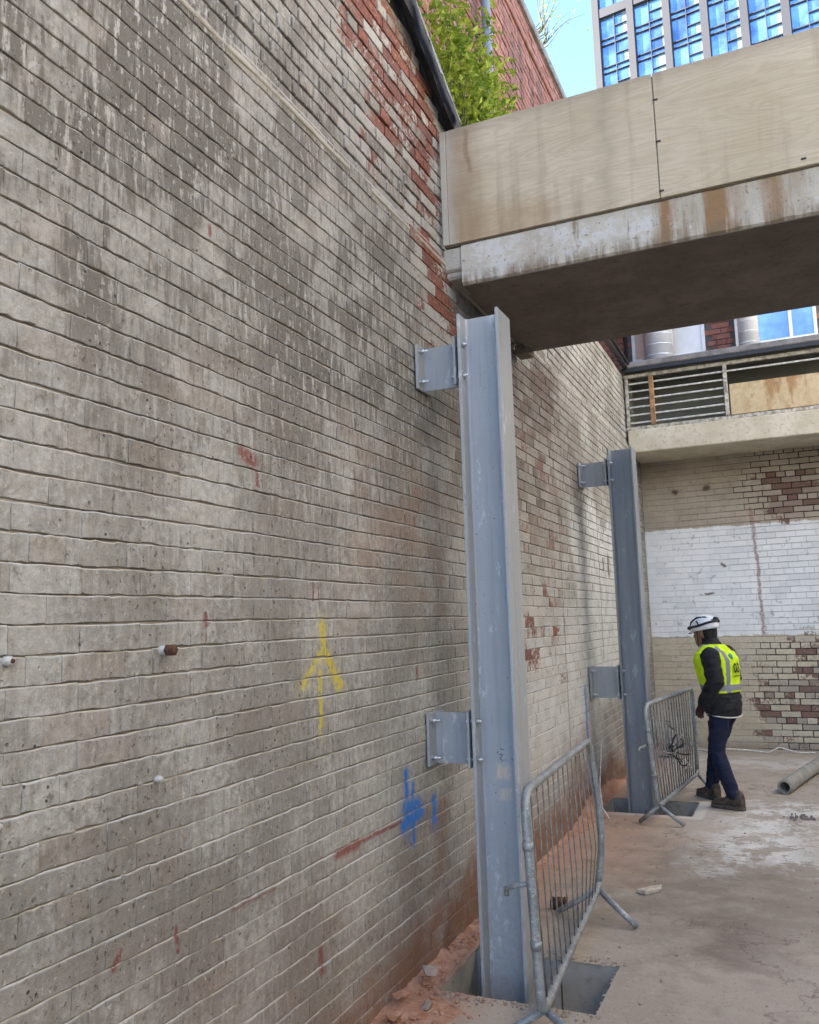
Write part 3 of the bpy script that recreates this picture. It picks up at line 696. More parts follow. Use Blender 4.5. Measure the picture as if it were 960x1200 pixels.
wall_bolt(1.445, 1.19, 'lower white plug at the left edge near the bottom', .018, .008, False)

# felt capping on the sloping part of the wall top, gutter on the level part
cap = thing('felt_capping', (-.05, 4.62, 4.66), 'torn black felt capping sloping down the top of the brick wall', 'capping')
m = MB(); rings = []
for i in range(31):
    y = 1.2+(4.64-1.2)*i/30; z = wtop(min(y, 4.6199)); k = .010*mnoise.noise((y*6, 1, 1)); e = .012*mnoise.noise((y*9, 2, 1))
    rings.append([Vector((.050+e, y, z-.095+k*2)), Vector((.070+e, y, z+.01+k)), Vector((.005, y, z+.095+k)), Vector((-.34, y, z+.11)), Vector((-.34, y, z+.002)), Vector((-.02, y, z+.003))])
m.loft(rings, smooth=False).build('felt', MAT['lead'], cap)
rg = random.Random(3)
for (y, ln, dr) in ((3.3, .30, .07), (3.62, .26, .09), (3.90, .20, .08), (4.08, .19, .10), (4.27, .16, .08), (4.42, .14, .07)):
    m = MB(); top = []; bot = []
    for i in range(6):
        s_ = i/5; yy = y+ln*s_; z = wtop(yy); k = math.sin(math.pi*min(1, s_*1.25))**.8 if s_ < .8 else (1-s_)/.2*.5
        top.append((.088, yy, z-.02)); bot.append((.094+.02*k, yy, z-.055-dr*k+rg.uniform(-.008, .008)))
    pts = top+bot; b_ = [(p[0]-.006, p[1], p[2]) for p in pts]
    m.add(pts+b_, [(i, i+1, i+7, i+6) for i in range(5)]+[(12+i+6, 12+i+7, 12+i+1, 12+i) for i in range(5)]+[(6+i, 7+i, 19+i, 18+i) for i in range(5)]+[(i+1, i, 12+i, 13+i) for i in range(5)])
    m.build('torn_flap', MAT['leadl'], cap)
gt = thing('gutter', (.03, 8.4, 4.70), 'black gutter pipe along the far top of the brick wall', 'gutter')
MB().tube([(.035, 6.2, 4.715), (.035, 8.3, 4.715), (.035, 10.45, 4.715)], .030, 10).build('pipe', MAT['black'], gt)
MB().tube([(.075, 6.2, 4.765), (.075, 10.5, 4.76)], .018, 8).build('cable', MAT['black'], gt)
for y in (6.9, 7.9, 8.9, 9.9): MB().box(-.03, .07, y-.015, y+.015, 4.678, 4.684).build('clip', MAT['black'], gt)

# ------------------------------------------------------------------ taller red brick building behind
RX, RTOP = -.45, 8.12
rb = thing('brick_building', (-4, 4, 0), 'tall weathered red brick building rising behind the wall top at upper left', 'building')
MB().box(-9, RX-.012, Y0-3, 20, -.1, RTOP).build('masonry', MAT['rmort'], rb)
rcells = lattice(4.3, 11.5, 4.9, RTOP)
brickwork(rb, rcells, lambda u, v, w: (RX+w, u, v), MAT['red'], lambda u, v: dict(k=0, gu=.008, gv=.012, jit=.003, bev=.004, out=.004, oj=.006), 0, 21, lambda u, v: False)
m = MB(); m.box(RX-.2, RX+.05, Y0-3, 20, RTOP+.002, RTOP+.09, .012); m.build('coping', MAT['coping'], rb)
MB().box(RX-.012, RX+.03, 4.3, 20, RTOP-.34, RTOP-.27, .008).build('string_course', MAT['red'], rb)
dp = thing('downpipe', (RX+.09, 6.62, 4.7), 'grey downpipe on the red brick building behind the bush', 'pipe')
px_, py_ = RX+.09, 6.62
MB().tube([(px_, py_, 4.6), (px_, py_, RTOP-.05)], .042, 12).build('pipe', MAT['steel2'], dp)
for z in (5.6, 6.75, 7.75):
    MB().tube([(px_, py_, z-.03), (px_, py_, z+.03)], .052, 12).build('collar', MAT['steel2'], dp)
    MB().box(RX, px_, py_-.05, py_+.05, z-.015, z+.015).build('bracket', MAT['black'], dp)

# ------------------------------------------------------------------ bridge between the buildings
br = thing('footbridge', (2.7, 5.15, 3.57), 'concrete footbridge with plywood-boarded parapet crossing overhead', 'footbridge')
BF, BBK = 4.45, 5.85
me_b = MB(); rings = []
for i in range(261):
    x = .10+(X1-.12)*i/260; c1 = .010+.010*max(0, mnoise.noise((x*9, 1, 5)))+.016*max(0, mnoise.noise((x*23, 2, 5))-.25); c2 = .008+.006*abs(mnoise.noise((x*15, 6, 5))); b_ = .003*mnoise.noise((x*3, 0, 9))
    rings.append([Vector((x, BF+b_, 3.571+c1)), Vector((x, BF+c1*.9, 3.571)), Vector((x, BF+.20, 3.571)), Vector((x, BF+.20, 3.815)), Vector((x, BF+c2, 3.815)), Vector((x, BF+b_, 3.815-c2))][::-1])
me_b.loft(rings, smooth=False).build('edge_beam', MAT['beam'], br)
MB().box(.10, X1-.02, BBK-.20, BBK, 3.571, 3.815, .010).build('edge_beam', MAT['beam'], br)
MB().box(.06, X1-.02, BF+.20, BBK-.20, 3.585, 3.80).build('deck', MAT['soffit'], br)
for y in (4.86, 5.32): MB().box(.10, X1-.03, y, y+.02, 3.578, 3.592).build('board_mark', MAT['soffit'], br)
MB().box(.104, X1-.03, BF+.012, BBK-.012, 3.5655, 3.5705).build('soffit_skin', MAT['soffit'], br)
m = MB(); m.box(-.02, .098, BF+.03, BBK-.02, 3.63, 3.83, .015); m.build('mortar_packing', MAT['mort'], br)
m = MB(); m.box(-.02, .097, BF+.008, BF+.05, 3.67, 3.812, .012); m.build('mortar_packing', MAT['mort'], br)
MB().box(.02, .13, 5.72, 5.86, 3.52, 3.60, .01).build('bearing_pad', MAT['soffit'], br)
for xa, xb, dy in ((-.004, .032, -.004), (.034, 1.232, 0.), (1.238, 2.72, .0), (2.726, 3.94, .002), (3.946, X1-.02, 0.)):
    MB().box(xa, xb, BF-.014+dy, BF+.004+dy, 3.8225, 4.538 if xb > .1 else 4.535, .002).build('plywood_sheet' if xb > .1 else 'edge_batten', MAT['ply'], br)
for xa, xb in ((.02, 1.8), (1.806, 3.6), (3.606, X1-.02)):
    MB().box(xa, xb, BBK-.004, BBK+.014, 3.83, 4.538).build('plywood_sheet', MAT['ply'], br)
for x in (.06, 1.235, 1.51, 2.723, 3.943): MB().box(x-.03, x+.03, BF+.0065, BF+.054, 3.835, 4.468).build('stud', MAT['wood'], br)
MB().box(.02, X1-.02, BF+.0065, BF+.055, 4.47, 4.53).build('rail', MAT['wood'], br)
MB().box(.02, X1-.02, BBK-.06, BBK-.006, 4.47, 4.53).build('rail', MAT['wood'], br)
MB().box(.0, X1-.02, BF+.002, BF+.20, 3.8155, 3.8295).build('shadow_strip', MAT['soffit'], br)  # dark strip standing in for the shadow gap under the plywood
for (x, z) in ((1.246, 4.38), (1.247, 4.14), (1.245, 3.86), (1.93, 3.86)):
    MB().box(x-.012, x+.012, BF-.019, BF-.0145, z-.004, z+.004).build('screw', MAT['black'], br)

# ------------------------------------------------------------------ back wall, walkway and the building above it
bwall = thing('brick_wall', (2.7, Y1, 0), 'whitewashed back wall with a white painted band, across the end of the yard', 'wall')
MB().quad((-.05, Y1+.006, -.1), (X1, Y1+.006, -.1), (X1, Y1+.006, 3.66), (-.05, Y1+.006, 3.66)).build('mortar', MAT['bm'], bwall)
bc = lattice(.0, X1, -.05, 3.645)
def bstyle(u, v):
    if u > 1.30+.45*mnoise.noise((v*2.3, u*.9, 4.)) and (v < 1.3 or v > 2.75): return dict(k=1, gu=.010, gv=.011, jit=.0022, bev=.003, out=.004, oj=.004)
    return dict(k=0, gu=.0003 if u < 1.2 else .003, gv=.0028 if u < 1.2 else .006, jit=.0011, bev=.0022, eb=.0008, out=0., oj=.0012)
brickwork(bwall, bc, lambda u, v, w: (u, Y1-w, v), MAT['bw'], bstyle, 300, 31, lambda u, v: u < 2.15, waves=.003)
ww = thing('walkway', (2.7, 10.98, 3.645), 'raised walkway with cream concrete edge above the back wall', 'walkway')
MB().box(.0, X1-.02, 10.55, Y1-.003, 3.645, 3.928, .012).build('edge_beam', MAT['backbeam'], ww)
MB().box(-.02, X1-.02, 10.46, 11.32, 4.70, 4.775, .01).build('roof_slab', MAT['coping'], ww)
MB().box(-.02, X1-.02, 10.475, 10.53, 4.655, 4.699).build('fascia', MAT['black'], ww)
fr = MB().box(-.02, X1-.03, 10.575, 10.625, 3.930, 3.975, .005).build('bottom_rail', MAT['railp'], ww)
MB().box(-.02, X1-.03, 10.575, 10.625, 4.60, 4.645, .005).build('top_rail', MAT['railp'], ww)
for x, mt, w in ((.015, 'railp', .035), (.315, 'railr', .055), (1.175, 'railp', .045), (2.35, 'railp', .045), (3.6, 'railr', .05), (4.8, 'railp', .045)):
    MB().box(x-w/2, x+w/2, 10.565, 10.625, 3.976, 4.599, .004).build('post', MAT[mt], ww)
for xa, xb, full in ((.035, 1.15, True), (1.2, 2.325, False), (2.375, 3.57, True), (3.63, 4.77, True)):
    for k in range(6):
        z = 4.525-k*.100
        if not full and k > 0: continue
        MB().box(xa, xb, 10.585, 10.603, z-.010, z+.010, .003).build('bar', MAT['bars'], ww)
MB().box(1.215, 2.31, 10.59, 10.612, 3.985, 4.36, .004).build('board', MAT['board'], ww)
MB().quad((-.05, 11.30, 3.93), (X1, 11.30, 3.93), (X1, 11.30, 4.70), (-.05, 11.30, 4.70)).build('back_panel', mat_concrete('walkway_render', (.15, .155, .125), (.2, .2, .165)), ww)

fb = thing('brick_building', (2.7, 13.5, 0), 'red brick building with white-framed windows above the walkway at right', 'building')
FY = 11.40
MB().box(-.4, X1+6, FY+.1, 18, 3.66, 8.3).build('masonry', MAT['rmort'], fb)
wins = [(-.005, .93), (1.30, 2.255), (2.75, 3.7)]
def fkeep(u, v): return not any(a-.02 < u < b+.02 and 5.0 < v < 6.4 for a, b in wins)
fc = lattice(-.6, 4.6, 4.70, 6.9, keep=fkeep)
MB().box(-.6, 4.6, FY+.012, FY+.1, 3.67, 8.29).build('masonry', MAT['rmort'], fb)
brickwork(fb, fc, lambda u, v, w: (u, FY-w, v), MAT['redb'], lambda u, v: dict(k=0, gu=.009, gv=.011, jit=.0015, bev=.003, out=0., oj=.002), 0, 41, lambda u, v: False)
for i, (a, b) in enumerate(wins):
    w = MB()
    w.box(a, b, FY-.03, FY+.01, 5.02, 5.065).box(a, b, FY-.03, FY+.01, 6.335, 6.38).box(a, a+.04, FY-.03, FY+.01, 5.066, 6.334).box(b-.04, b, FY-.03, FY+.01, 5.066, 6.334)
    xm = (a+b)/2 if i == 0 else b-.30
    w.box(xm-.02, xm+.02, FY-.028, FY+.008, 5.066, 6.334)
    wo_ = w.build('window_frame', MAT['wframe'], fb)
    MB().box(a+.041, xm-.021, FY-.012, FY-.004, 5.067, 6.333).build('pane', MAT[('panea', 'panec', 'panec')[i]], wo_, local=False)
    MB().box(xm+.021, b-.041, FY-.012, FY-.004, 5.067, 6.333).build('pane', MAT[('paneb', 'panec', 'panec')[i]], wo_, local=False)
    MB().box(a-.05, b+.05, FY-.07, FY+.0, 4.965, 5.018, .006).build('sill', MAT['wframe'], wo_)
def duct(x, y, r, z0, z1, mt, lab):
    t = thing('air_duct', (x, y, z0), lab, 'duct', 'ducts on the walkway roof')
    MB().tube([(x, y, z0+.003), (x, y, z1)], r, 28).build('pipe', MAT[mt], t)
    z = z0+.05
    while z < z1:
        MB().tube([(x, y, z-.004), (x, y, z+.004)], r+.004, 28).build('seam', MAT[mt], t); z += .14
duct(.375, 11.1, .185, 4.775, 7.5, 'duct', 'silver round air duct in front of the tan-paned window')
duct(1.465, 11.1, .12, 4.775, 7.5, 'ductw', 'narrower pale air duct in front of the blue-paned window')
bp = thing('vent_pipe', (-.03, 11.2, 4.775), 'thin black vertical pipe left of the silver duct', 'pipe')
MB().tube([(-.06, 11.2, 4.776), (-.06, 11.2, 7.4)], .028, 10).build('pipe', MAT['black'], bp)
for z in (5.0, 6.2): MB().box(-.10, -.02, 11.18, 11.38, z-.012, z+.012).build('bracket', MAT['black'], bp)

# unseen right-hand wall and building, added to bounce light; bridge ends meet them
rw = thing('added_bounce_wall', (X1+.2, 2, 0), 'unseen tall buff rendered wall added on the right of the yard to bounce light', 'wall')
MB().box(X1, X1+.35, Y0, 6.3, -.05, 7.6).build('masonry', MAT['rstock'], rw)  # masonry of the added unseen wall
MB().box(X1-.04, X1+.39, Y0, 6.3, 7.603, 7.69, .01).build('coping', MAT['coping'], rw)  # coping of the added unseen wall
rw2 = thing('added_bounce_building', (X1+3, 9.2, 0), 'unseen white rendered building added on the right of the far yard to bounce light', 'building')  # unseen building, made white and tall to throw warm light into the far yard
MB().box(X1, X1+6, 6.303, Y1+.4, -.05, 8.6).build('masonry', mat_concrete('added_white_render', (.66, .64, .58), (.74, .72, .66), (.5, .47, .41), .4), rw2)  # masonry of the added unseen building
MB().box(X1-.06, X1+6.06, 6.303, Y1+.4, 8.603, 8.72, .01).build('added_parapet', MAT['coping'], rw2)

# ------------------------------------------------------------------ glass tower
tw = thing('tower_block', (4, 80, 0), 'blue-glazed tower block with grey frame against the sky at upper right', 'building')
TD = Vector((.992, -.124, 0)); TN = Vector((-.124, -.992, 0)); T0 = Vector((-12.05, 80, 0))
def tbox(m, a, b, z0, z1, d0, d1):
    vs = [T0+TD*u+TN*d+Vector((0, 0, z)) for u in (a, b) for d in (d0, d1) for z in (z0, z1)]
    return m.add(vs, [(0, 1, 3, 2), (4, 6, 7, 5), (0, 4, 5, 1), (2, 3, 7, 6), (0, 2, 6, 4), (1, 5, 7, 3)])
BAY, ST, ZB, ZT = 3.45, 3.02, 0., 75.
tbox(MB(), 0, 13*BAY, ZB, ZT, -22, -.55).build('core', MAT['towerf'], tw)
for k in range(14): tbox(MB(), k*BAY-.05, k*BAY+.62, ZB, ZT, -.549, .12).build('pier', MAT['towerf'], tw)
rg = random.Random(5)
zf = 40.48
bands = {}
while zf < 71:
    for k in range(13):
        a, b = k*BAY+.621, (k+1)*BAY-.051
        if k > 7:
            tbox(MB(), a, b, zf+.003, zf+ST-.003, -.548, -.30).build('pane', MAT['glass'], tw); continue
        xm = a+(b-a)*.52
        fr = MB()
        for (p, q, z0, z1) in ((a, a+.06, zf, zf+ST), (b-.06, b, zf, zf+ST), (xm-.035, xm+.035, zf, zf+ST)): tbox(fr, p, q, z0+.001, z1-.001, -.45, -.12)
        tbox(fr, a+.061, xm-.036, zf+.02, zf+.10, -.45, -.13); tbox(fr, xm+.036, b-.061, zf+.02, zf+.10, -.45, -.13)
        tbox(fr, a+.061, xm-.036, zf+.62, zf+.70, -.45, -.13); tbox(fr, xm+.036, b-.061, zf+.62, zf+.70, -.45, -.13)
        tbox(fr, xm+.036, b-.061, zf+1.75, zf+1.82, -.45, -.13)
        wd = fr.build('window', MAT['tframe'], tw)
        tbox(MB(), a+.061, xm-.036, zf+.101, zf+.619, -.35, -.31).build('pane', MAT['glass'], wd)
        tbox(MB(), xm+.036, b-.061, zf+.101, zf+.619, -.35, -.31).build('pane', MAT['glass'], wd)
        tbox(MB(), a+.061, xm-.036, zf+.701, zf+ST-.002, -.35, -.31).build('pane', MAT['glass'], wd)
        s = rg.choice((.12, .3, .35, .5))
        bl = b-.061-(b-.061-xm)*s
        tbox(MB(), xm+.036, bl-.002, zf+.701, zf+1.749, -.35, -.31).build('pane', MAT['glass'], wd)
        tbox(MB(), xm+.036, bl-.002, zf+1.821, zf+ST-.002, -.35, -.31).build('pane', MAT['glass'], wd)
        tbox(MB(), bl, b-.061, zf+.701, zf+1.749, -.35, -.30).build('pane_reflection', MAT['pane_reflection'], wd)
        tbox(MB(), bl, b-.061, zf+1.821, zf+ST-.002, -.35, -.30).build('pane_reflection', MAT['pane_reflection'] if rg.random() < .7 else MAT['glass'], wd)
    zf += ST
for z in (61.60,): tbox(MB(), .0, 13*BAY, z, z+.95, -.547, .05).build('band', MAT['towerf'], tw)


# ------------------------------------------------------------------ steel columns on brackets
def bolt(m, p, d, r=.011, L=.022):
    p = Vector(p); d = Vector(d)
    m.tube([p, p+d*.004, p+d*.0041], [r*1.45, r*1.45, r*1.45], 12); m.tube([p+d*.004, p+d*(.004+L*.55)], r*1.15, 6); m.tube([p+d*.004, p+d*(.004+L)], r*.6, 8)
def column(x0, y0, ztop, zbot, mt, lab, brz):
    D, Bf, tf, tw_ = .221, .206, .0155, .010                        # section depth, flange width, thicknesses
    x1, y1 = x0+D, y0+Bf; yc = (y0+y1)/2
    t = thing('steel_column', (x0+D/2, yc, zbot), lab, 'steel column', 'steel columns bracketed to the wall')
    MB().box(x0, x0+tf, y0, y1, zbot+.02, ztop, .0015).build('flange', MAT[mt], t)
    MB().box(x1-tf, x1, y0, y1, zbot+.02, ztop, .0015).build('flange', MAT[mt], t)
    w = MB().box(x0+tf, x1-tf, yc-tw_/2, yc+tw_/2, zbot+.02, ztop-.001)
    for sx in (0, 1):                                               # root fillets
        for sy in (-1, 1):
            xa = x0+tf if sx == 0 else x1-tf; s_ = 1 if sx == 0 else -1; yb = yc+sy*tw_/2
            a, b, c = (xa, yb, 0), (xa+s_*.011, yb, 0), (xa, yb+sy*.011, 0)
            w.add([(p[0], p[1], zbot+.02) for p in (a, b, c)]+[(p[0], p[1], ztop-.001) for p in (a, b, c)], [(0, 1, 4, 3), (1, 2, 5, 4), (2, 0, 3, 5), (0, 2, 1), (3, 4, 5)])
    w.build('web', MAT[mt], t)
    MB().box(x0-.05, x1+.05, y0-.05, y1+.05, zbot, zbot+.02).build('base_plate', MAT[mt], t)
    for (za, zb) in brz:
        b = MB(); tp = .012
        b.box(tp, x0-.030, yc-.006, yc+.006, za+.004, zb-.004)
        bk = b.build('bracket_web', MAT['bracket'], t)
        MB().box(.0095, .0095+tp, y0+.002, y1-.002, za, zb, .001).build('wall_plate', MAT['bracket'], bk)
        MB().box(x0-.030, x0-.030+tp, y0+.010, y1-.010, za-.004, zb+.010, .001).build('end_plate', MAT['bracket'], bk)
        MB().box(x0-.0175, x0-.0005, y0+.03, y1-.03, za+(zb-za)*.30, za+(zb-za)*.72).build('packer', MAT['black'], bk)
        for z in (za+.038, zb-.038):
            for y in (y0+.032, y1-.032):
                q = MB(); bolt(q, (.0215, y, z), (1, 0, 0), .010, .045); q.build('bolt', MAT['bolt'], bk)
                q = MB(); bolt(q, (x0+tf+.0005, y, z), (1, 0, 0), .011, .022); bolt(q, (x0-.0305, y, z), (-1, 0, 0), .010, .012)
                q.tube([(x0-.03, y, z), (x0+tf, y, z)], .007, 8); q.build('bolt', MAT['bolt'], bk)
    return t
column(.247, 3.93, 3.193, -.46, 'steel', 'nearest tall grey-blue steel column with pale scraped patches, bracketed to the brick wall', [(2.835, 3.075), (.930, 1.185)])
column(.280, 7.60, 3.140, -.40, 'steel2', 'farther steel column, darker blue-grey, beside the worker', [(2.82, 3.05), (.925, 1.205)])

# ------------------------------------------------------------------ crowd barriers
def bez(pts, rad, seg=5):
    """polyline with rounded corners, closed"""
    out = []; n = len(pts); pts = [Vector(p) for p in pts]
    for i in range(n):
        p, a, b = pts[i], pts[i-1], pts[(i+1) % n]
        r_ = rad if isinstance(rad, (int, float)) else rad[i]
        p0 = p+(a-p).normalized()*r_; p1 = p+(b-p).normalized()*r_
        for k in range(seg+1):
            s_ = k/seg; out.append(p0*(1-s_)**2+p*2*s_*(1-s_)+p1*s_**2)
    return out
def barrier(nb, nt, ft, fm, fb, feet, nbars, lab, hook, barr):
    nb, nt, ft, fm, fb = [Vector(p) for p in (nb, nt, ft, fm, fb)]
    t = thing('crowd_barrier', ((nb.x+fb.x)/2, (nb.y+fb.y)/2, 0), lab, 'barrier', 'crowd barriers round the pits')
    lp = bez([nb, nt, ft, fm, fb], [.07, .10, .10, .25, .06])
    MB().tube(lp, .0195, 10, closed=True).build('frame', MAT['galv'], t)
    for k in range(nbars):
        s_ = (k+1)/(nbars+1)
        a = nb.lerp(fb, s_); b = nt.lerp(ft, s_); md = a.lerp(b, .35)
        bulge = ((fm-fb.lerp(ft, .25)) * max(0, s_-.4)/.6)*.9
        md = md+Vector((bulge.x, bulge.y, 0))+Vector((rng.uniform(-1, 1), rng.uniform(-1, 1), 0))*.004
        MB().tube([a, md, b], barr, 6).build('bar', MAT['dgalv'], t)
    for ap, f1, f2 in feet:
        ap = Vector(ap); leg = MB()
        MB().tube([ap+Vector((0, 0, .0)), Vector(f1)*.5+ap*.5, f1], .0165, 8).build('leg', MAT['galv'], t)
        MB().tube([ap+Vector((0, .02, .0)), Vector(f2)*.5+ap*.5, f2], .0165, 8).build('leg', MAT['galv'], t)
    h0 = Vector(hook[0]); h1 = Vector(hook[1])
    MB().tube([h0, h0.lerp(h1, .85), h1, h1+Vector((0, 0, -.03))], .011, 6).build('hook', MAT['galv'], t)
    for z_ in (.3, .75):
        q = nb.lerp(nt, z_); MB().tube([q+Vector((0, 0, -.015)), q+Vector((0, 0, .015))], .0225, 10).build('weld_collar', MAT['galv'], t)
    return t
barrier((.712, 3.32, .145), (.668, 3.36, .945), (.590, 4.90, .948), (.640, 4.93, .36), (.592, 4.90, .142),
        [((.705, 3.36, .14), (.50, 3.28, .016), (.96, 3.30, .016)), ((.600, 4.86, .15), (.372, 4.845, .016), (.820, 4.760, .016))], 13,
        'nearest galvanised crowd barrier, seen almost end-on beside the first column', ((.675, 3.37, .60), (.565, 3.40, .565)), .0034)
barrier((.610, 7.09, .150), (.552, 7.09, .925), (.765, 8.58, .948), (.768, 8.58, .40), (.752, 8.62, .155),
        [((.612, 7.10, .15), (.452, 7.134, .016), (.798, 7.10, .016)), ((.752, 8.60, .15), (.60, 8.72, .016), (.90, 8.50, .016))], 17,
        'farther crowd barrier with a wire tangle, standing by the worker', ((.556, 7.09, .62), (.50, 7.02, .60)), .0065)
# tangle of scrap wire caught on the farther barrier
t = thing('wire_tangle', (.66, 7.66, .42), 'tangle of scrap wire caught in the bars of the farther barrier', 'wire')
rg = random.Random(12)
for k in range(26):
    c = Vector((.665+rg.gauss(0, .02), 7.68+rg.gauss(0, .10), .50+rg.gauss(0, .045))); p = c; pts = [p]
    d = Vector((rg.gauss(0, .35), rg.gauss(0, 1), rg.gauss(0, .8))).normalized()
    for _ in range(6):
        d = (d+Vector((rg.gauss(0, .4), rg.gauss(0, .7), rg.gauss(0, .7)))).normalized(); p = p+d*.035; pts.append(p)
    MB().tube(pts, .006, 5).build('wire', MAT['wire' if k % 2 else 'black'], t)

# ------------------------------------------------------------------ loose things on the floor
def pipe_thing():
    a = Vector((1.50, 8.62, .065)); b = Vector((2.06, 11.1, .065)); t = thing('scaffold_pipe', (a.x, a.y, 0), 'long grey pipe lying on the floor at the right edge', 'pipe')
    d = (b-a).normalized(); ref = Vector((0, 0, 1)); nx = d.cross(ref).normalized(); m = MB(); rings = []
    for (s_, r_) in ((0, .044), (0, .060), (.004, .064), (1, .064)):
        c = a.lerp(b, s_); rings.append([c+nx*math.cos(2*math.pi*k/24)*r_+ref*math.sin(2*math.pi*k/24)*r_ for k in range(24)])
    m.loft(rings, caps=False); m.build('tube', MAT['pipe'], t)
    m = MB(); m.loft([rings[0], [q+d*1.2 for q in rings[0]]][::-1], caps=False); m.build('bore', MAT['pipe'], t)
    m = MB(); c = a+d*1.15; m.add([c+nx*math.cos(2*math.pi*k/24)*.044+ref*math.sin(2*math.pi*k/24)*.044 for k in range(24)], [tuple(range(24))]); m.build('plug', MAT['black'], t)
pipe_thing()
def chunk(rg, c, s, mat, name, label=None, cat=None, parent=None, group=None):
    bm = bmesh.new(); bmesh.ops.create_icosphere(bm, subdivisions=1, radius=1.)
    for q in bm.verts: q.co = Vector((q.co.x*s[0], q.co.y*s[1], q.co.z*s[2]))*rg.uniform(.55, 1.2)
    m = MB(); bm.verts.index_update(); rz = rg.uniform(0, 6.28); ca, sa = math.cos(rz), math.sin(rz)
    m.add([(c[0]+q.co.x*ca-q.co.y*sa, c[1]+q.co.x*sa+q.co.y*ca, c[2]+q.co.z) for q in bm.verts], [[q.index for q in f.verts] for f in bm.faces]); bm.free()
    if name is None: return m
    return tag(m.build_at(name, mat, (c[0], c[1], c[2]-s[2]*.8)), label, cat, group)
# sandy heap along the foot of the wall
def heap(y0, y1, hfun, wfun, lab):
    m = MB(); rings = []; n = int((y1-y0)/.03)
    for i in range(n+1):
        y = y0+(y1-y0)*i/n; h = hfun(y); w = wfun(y); r_ = []
        for k in range(9):
            s_ = k/8; x = -.01+w*s_; z = h*(1-s_)**1.25*(1+.5*mnoise.noise((x*14, y*9, 0)))+.012*mnoise.noise((x*30, y*30, 2))*(1-s_)-.004*s_
            r_.append(Vector((x, y, max(z, -.004))))
        rings.append(r_)
    nn = 9; vs = [p for r_ in rings for p in r_]; fs = []
    for i in range(len(rings)-1):
        for k in range(nn-1): fs.append((i*nn+k, i*nn+k+1, (i+1)*nn+k+1, (i+1)*nn+k))
    m.add(vs, fs, True); o = m.build('brick_dust', MAT['rubble']); tag(o, lab, 'rubble', kind='stuff')
    o.name = 'brick_dust'
ss = lambda a, b, x: (lambda t_: t_*t_*(3-2*t_))(min(1, max(0, (x-a)/(b-a))))
heap(2.9, 4.9, lambda y: .012+.022*ss(2.9, 3.6, y)*(1-ss(4.4, 4.9, y)), lambda y: (.10+.26*ss(2.9, 3.5, y)*(1-ss(3.55, 3.72, y)))if y < 3.70 else .128, 'orange brick dust heaped along the wall foot by the nearest column')
heap(4.9, 9.4, lambda y: .02+.13*ss(6.7, 7.5, y)*(1-ss(8.2, 9., y)), lambda y: .08+.10*ss(6.3, 7.1, y)*(1-ss(7.3, 7.48, y)) if y < 7.48 else .07, 'bright orange dust along the wall foot at the farther column')
rg = random.Random(8); deb = MB(); grit = MB()
for k in range(1300):
    if k < 300: y = rg.uniform(2.7, 3.70); x = abs(rg.gauss(0, .16))+.02
    elif k < 360: y = rg.uniform(3.7, 4.6); x = rg.uniform(.0, .11)
    elif k > 860: y = rg.choice((H1[2]-.03, H1[3]+.03))+rg.gauss(0, .025); x = rg.uniform(.1, .85)
    else: y = rg.uniform(3., 11.)**1.; x = rg.uniform(.05, 2.2)
    if H1[0]-.005 < x < H1[1]+.005 and H1[2]-.005 < y < H1[3]+.005: continue
    if k >= 360 and (H2[0]-.05 < x < H2[1]+.05 and H2[2]-.05 < y < H2[3]+.05): continue
    s = rg.uniform(.003, .012) if k < 360 else rg.choice((.002, .003, .003, .004, .006, .010))*rg.uniform(.7, 1.3)
    zz = s*.3+(.025*max(0, 1-x/.3) if k < 360 else 0)
    c = chunk(rg, (x, y, zz), (s, s*rg.uniform(.6, 1.3), s*.7), None, None); (deb if k < 360 else grit).add(c.v, c.f)
o = deb.build('rubble', MAT['rubble']); tag(o, 'crumbs of broken brick along the dust heap', 'rubble', kind='stuff')
o = grit.build('grit', MAT['rubg']); tag(o, 'grey-brown grit scattered over the bare concrete floor', 'grit', kind='stuff')
rim = MB()
for h in (H1, H2):
    for k in range(150):
        e = rg.randrange(4); o_ = rg.uniform(-.004, .006); s = rg.choice((.003, .004, .005, .007, .012))*rg.uniform(.7, 1.3)
        x = rg.uniform(h[0], h[1]) if e < 2 else (h[0]+o_ if e == 2 else h[1]-o_); y = rg.uniform(h[2], h[3]) if e >= 2 else (h[2]+o_ if e == 0 else h[3]-o_)
        c = chunk(rg, (x, y, -s*.42), (s, s, s*.55), None, None); rim.add(c.v, c.f)
o = rim.build('broken_edge', MAT['floor']); tag(o, 'crumbled concrete along the cut edges of the pits', 'rubble', kind='stuff')
chunk(rg, (.075, 3.72, .075), (.035, .04, .03), MAT['rubg'], 'mortar_lump', 'grey mortar lump on the dust heap just left of the nearest column', 'rubble', group='lumps on the dust heap')
chunk(rg, (.16, 3.50, .030), (.03, .035, .026), MAT['rubg'], 'mortar_lump', 'dark lump on the floor in front of the nearest pit', 'rubble', group='lumps on the dust heap')
chunk(rg, (.055, 3.48, .06), (.035, .05, .022), MAT['rubble'], 'brick_fragment', 'orange brick fragment against the wall foot near the bottom edge', 'rubble', group='lumps on the dust heap')
chunk(rg, (.09, 3.32, .045), (.04, .05, .025), MAT['rubble'], 'brick_fragment', 'largest orange brick fragment in the bottom corner of the dust heap', 'rubble', group='lumps on the dust heap')
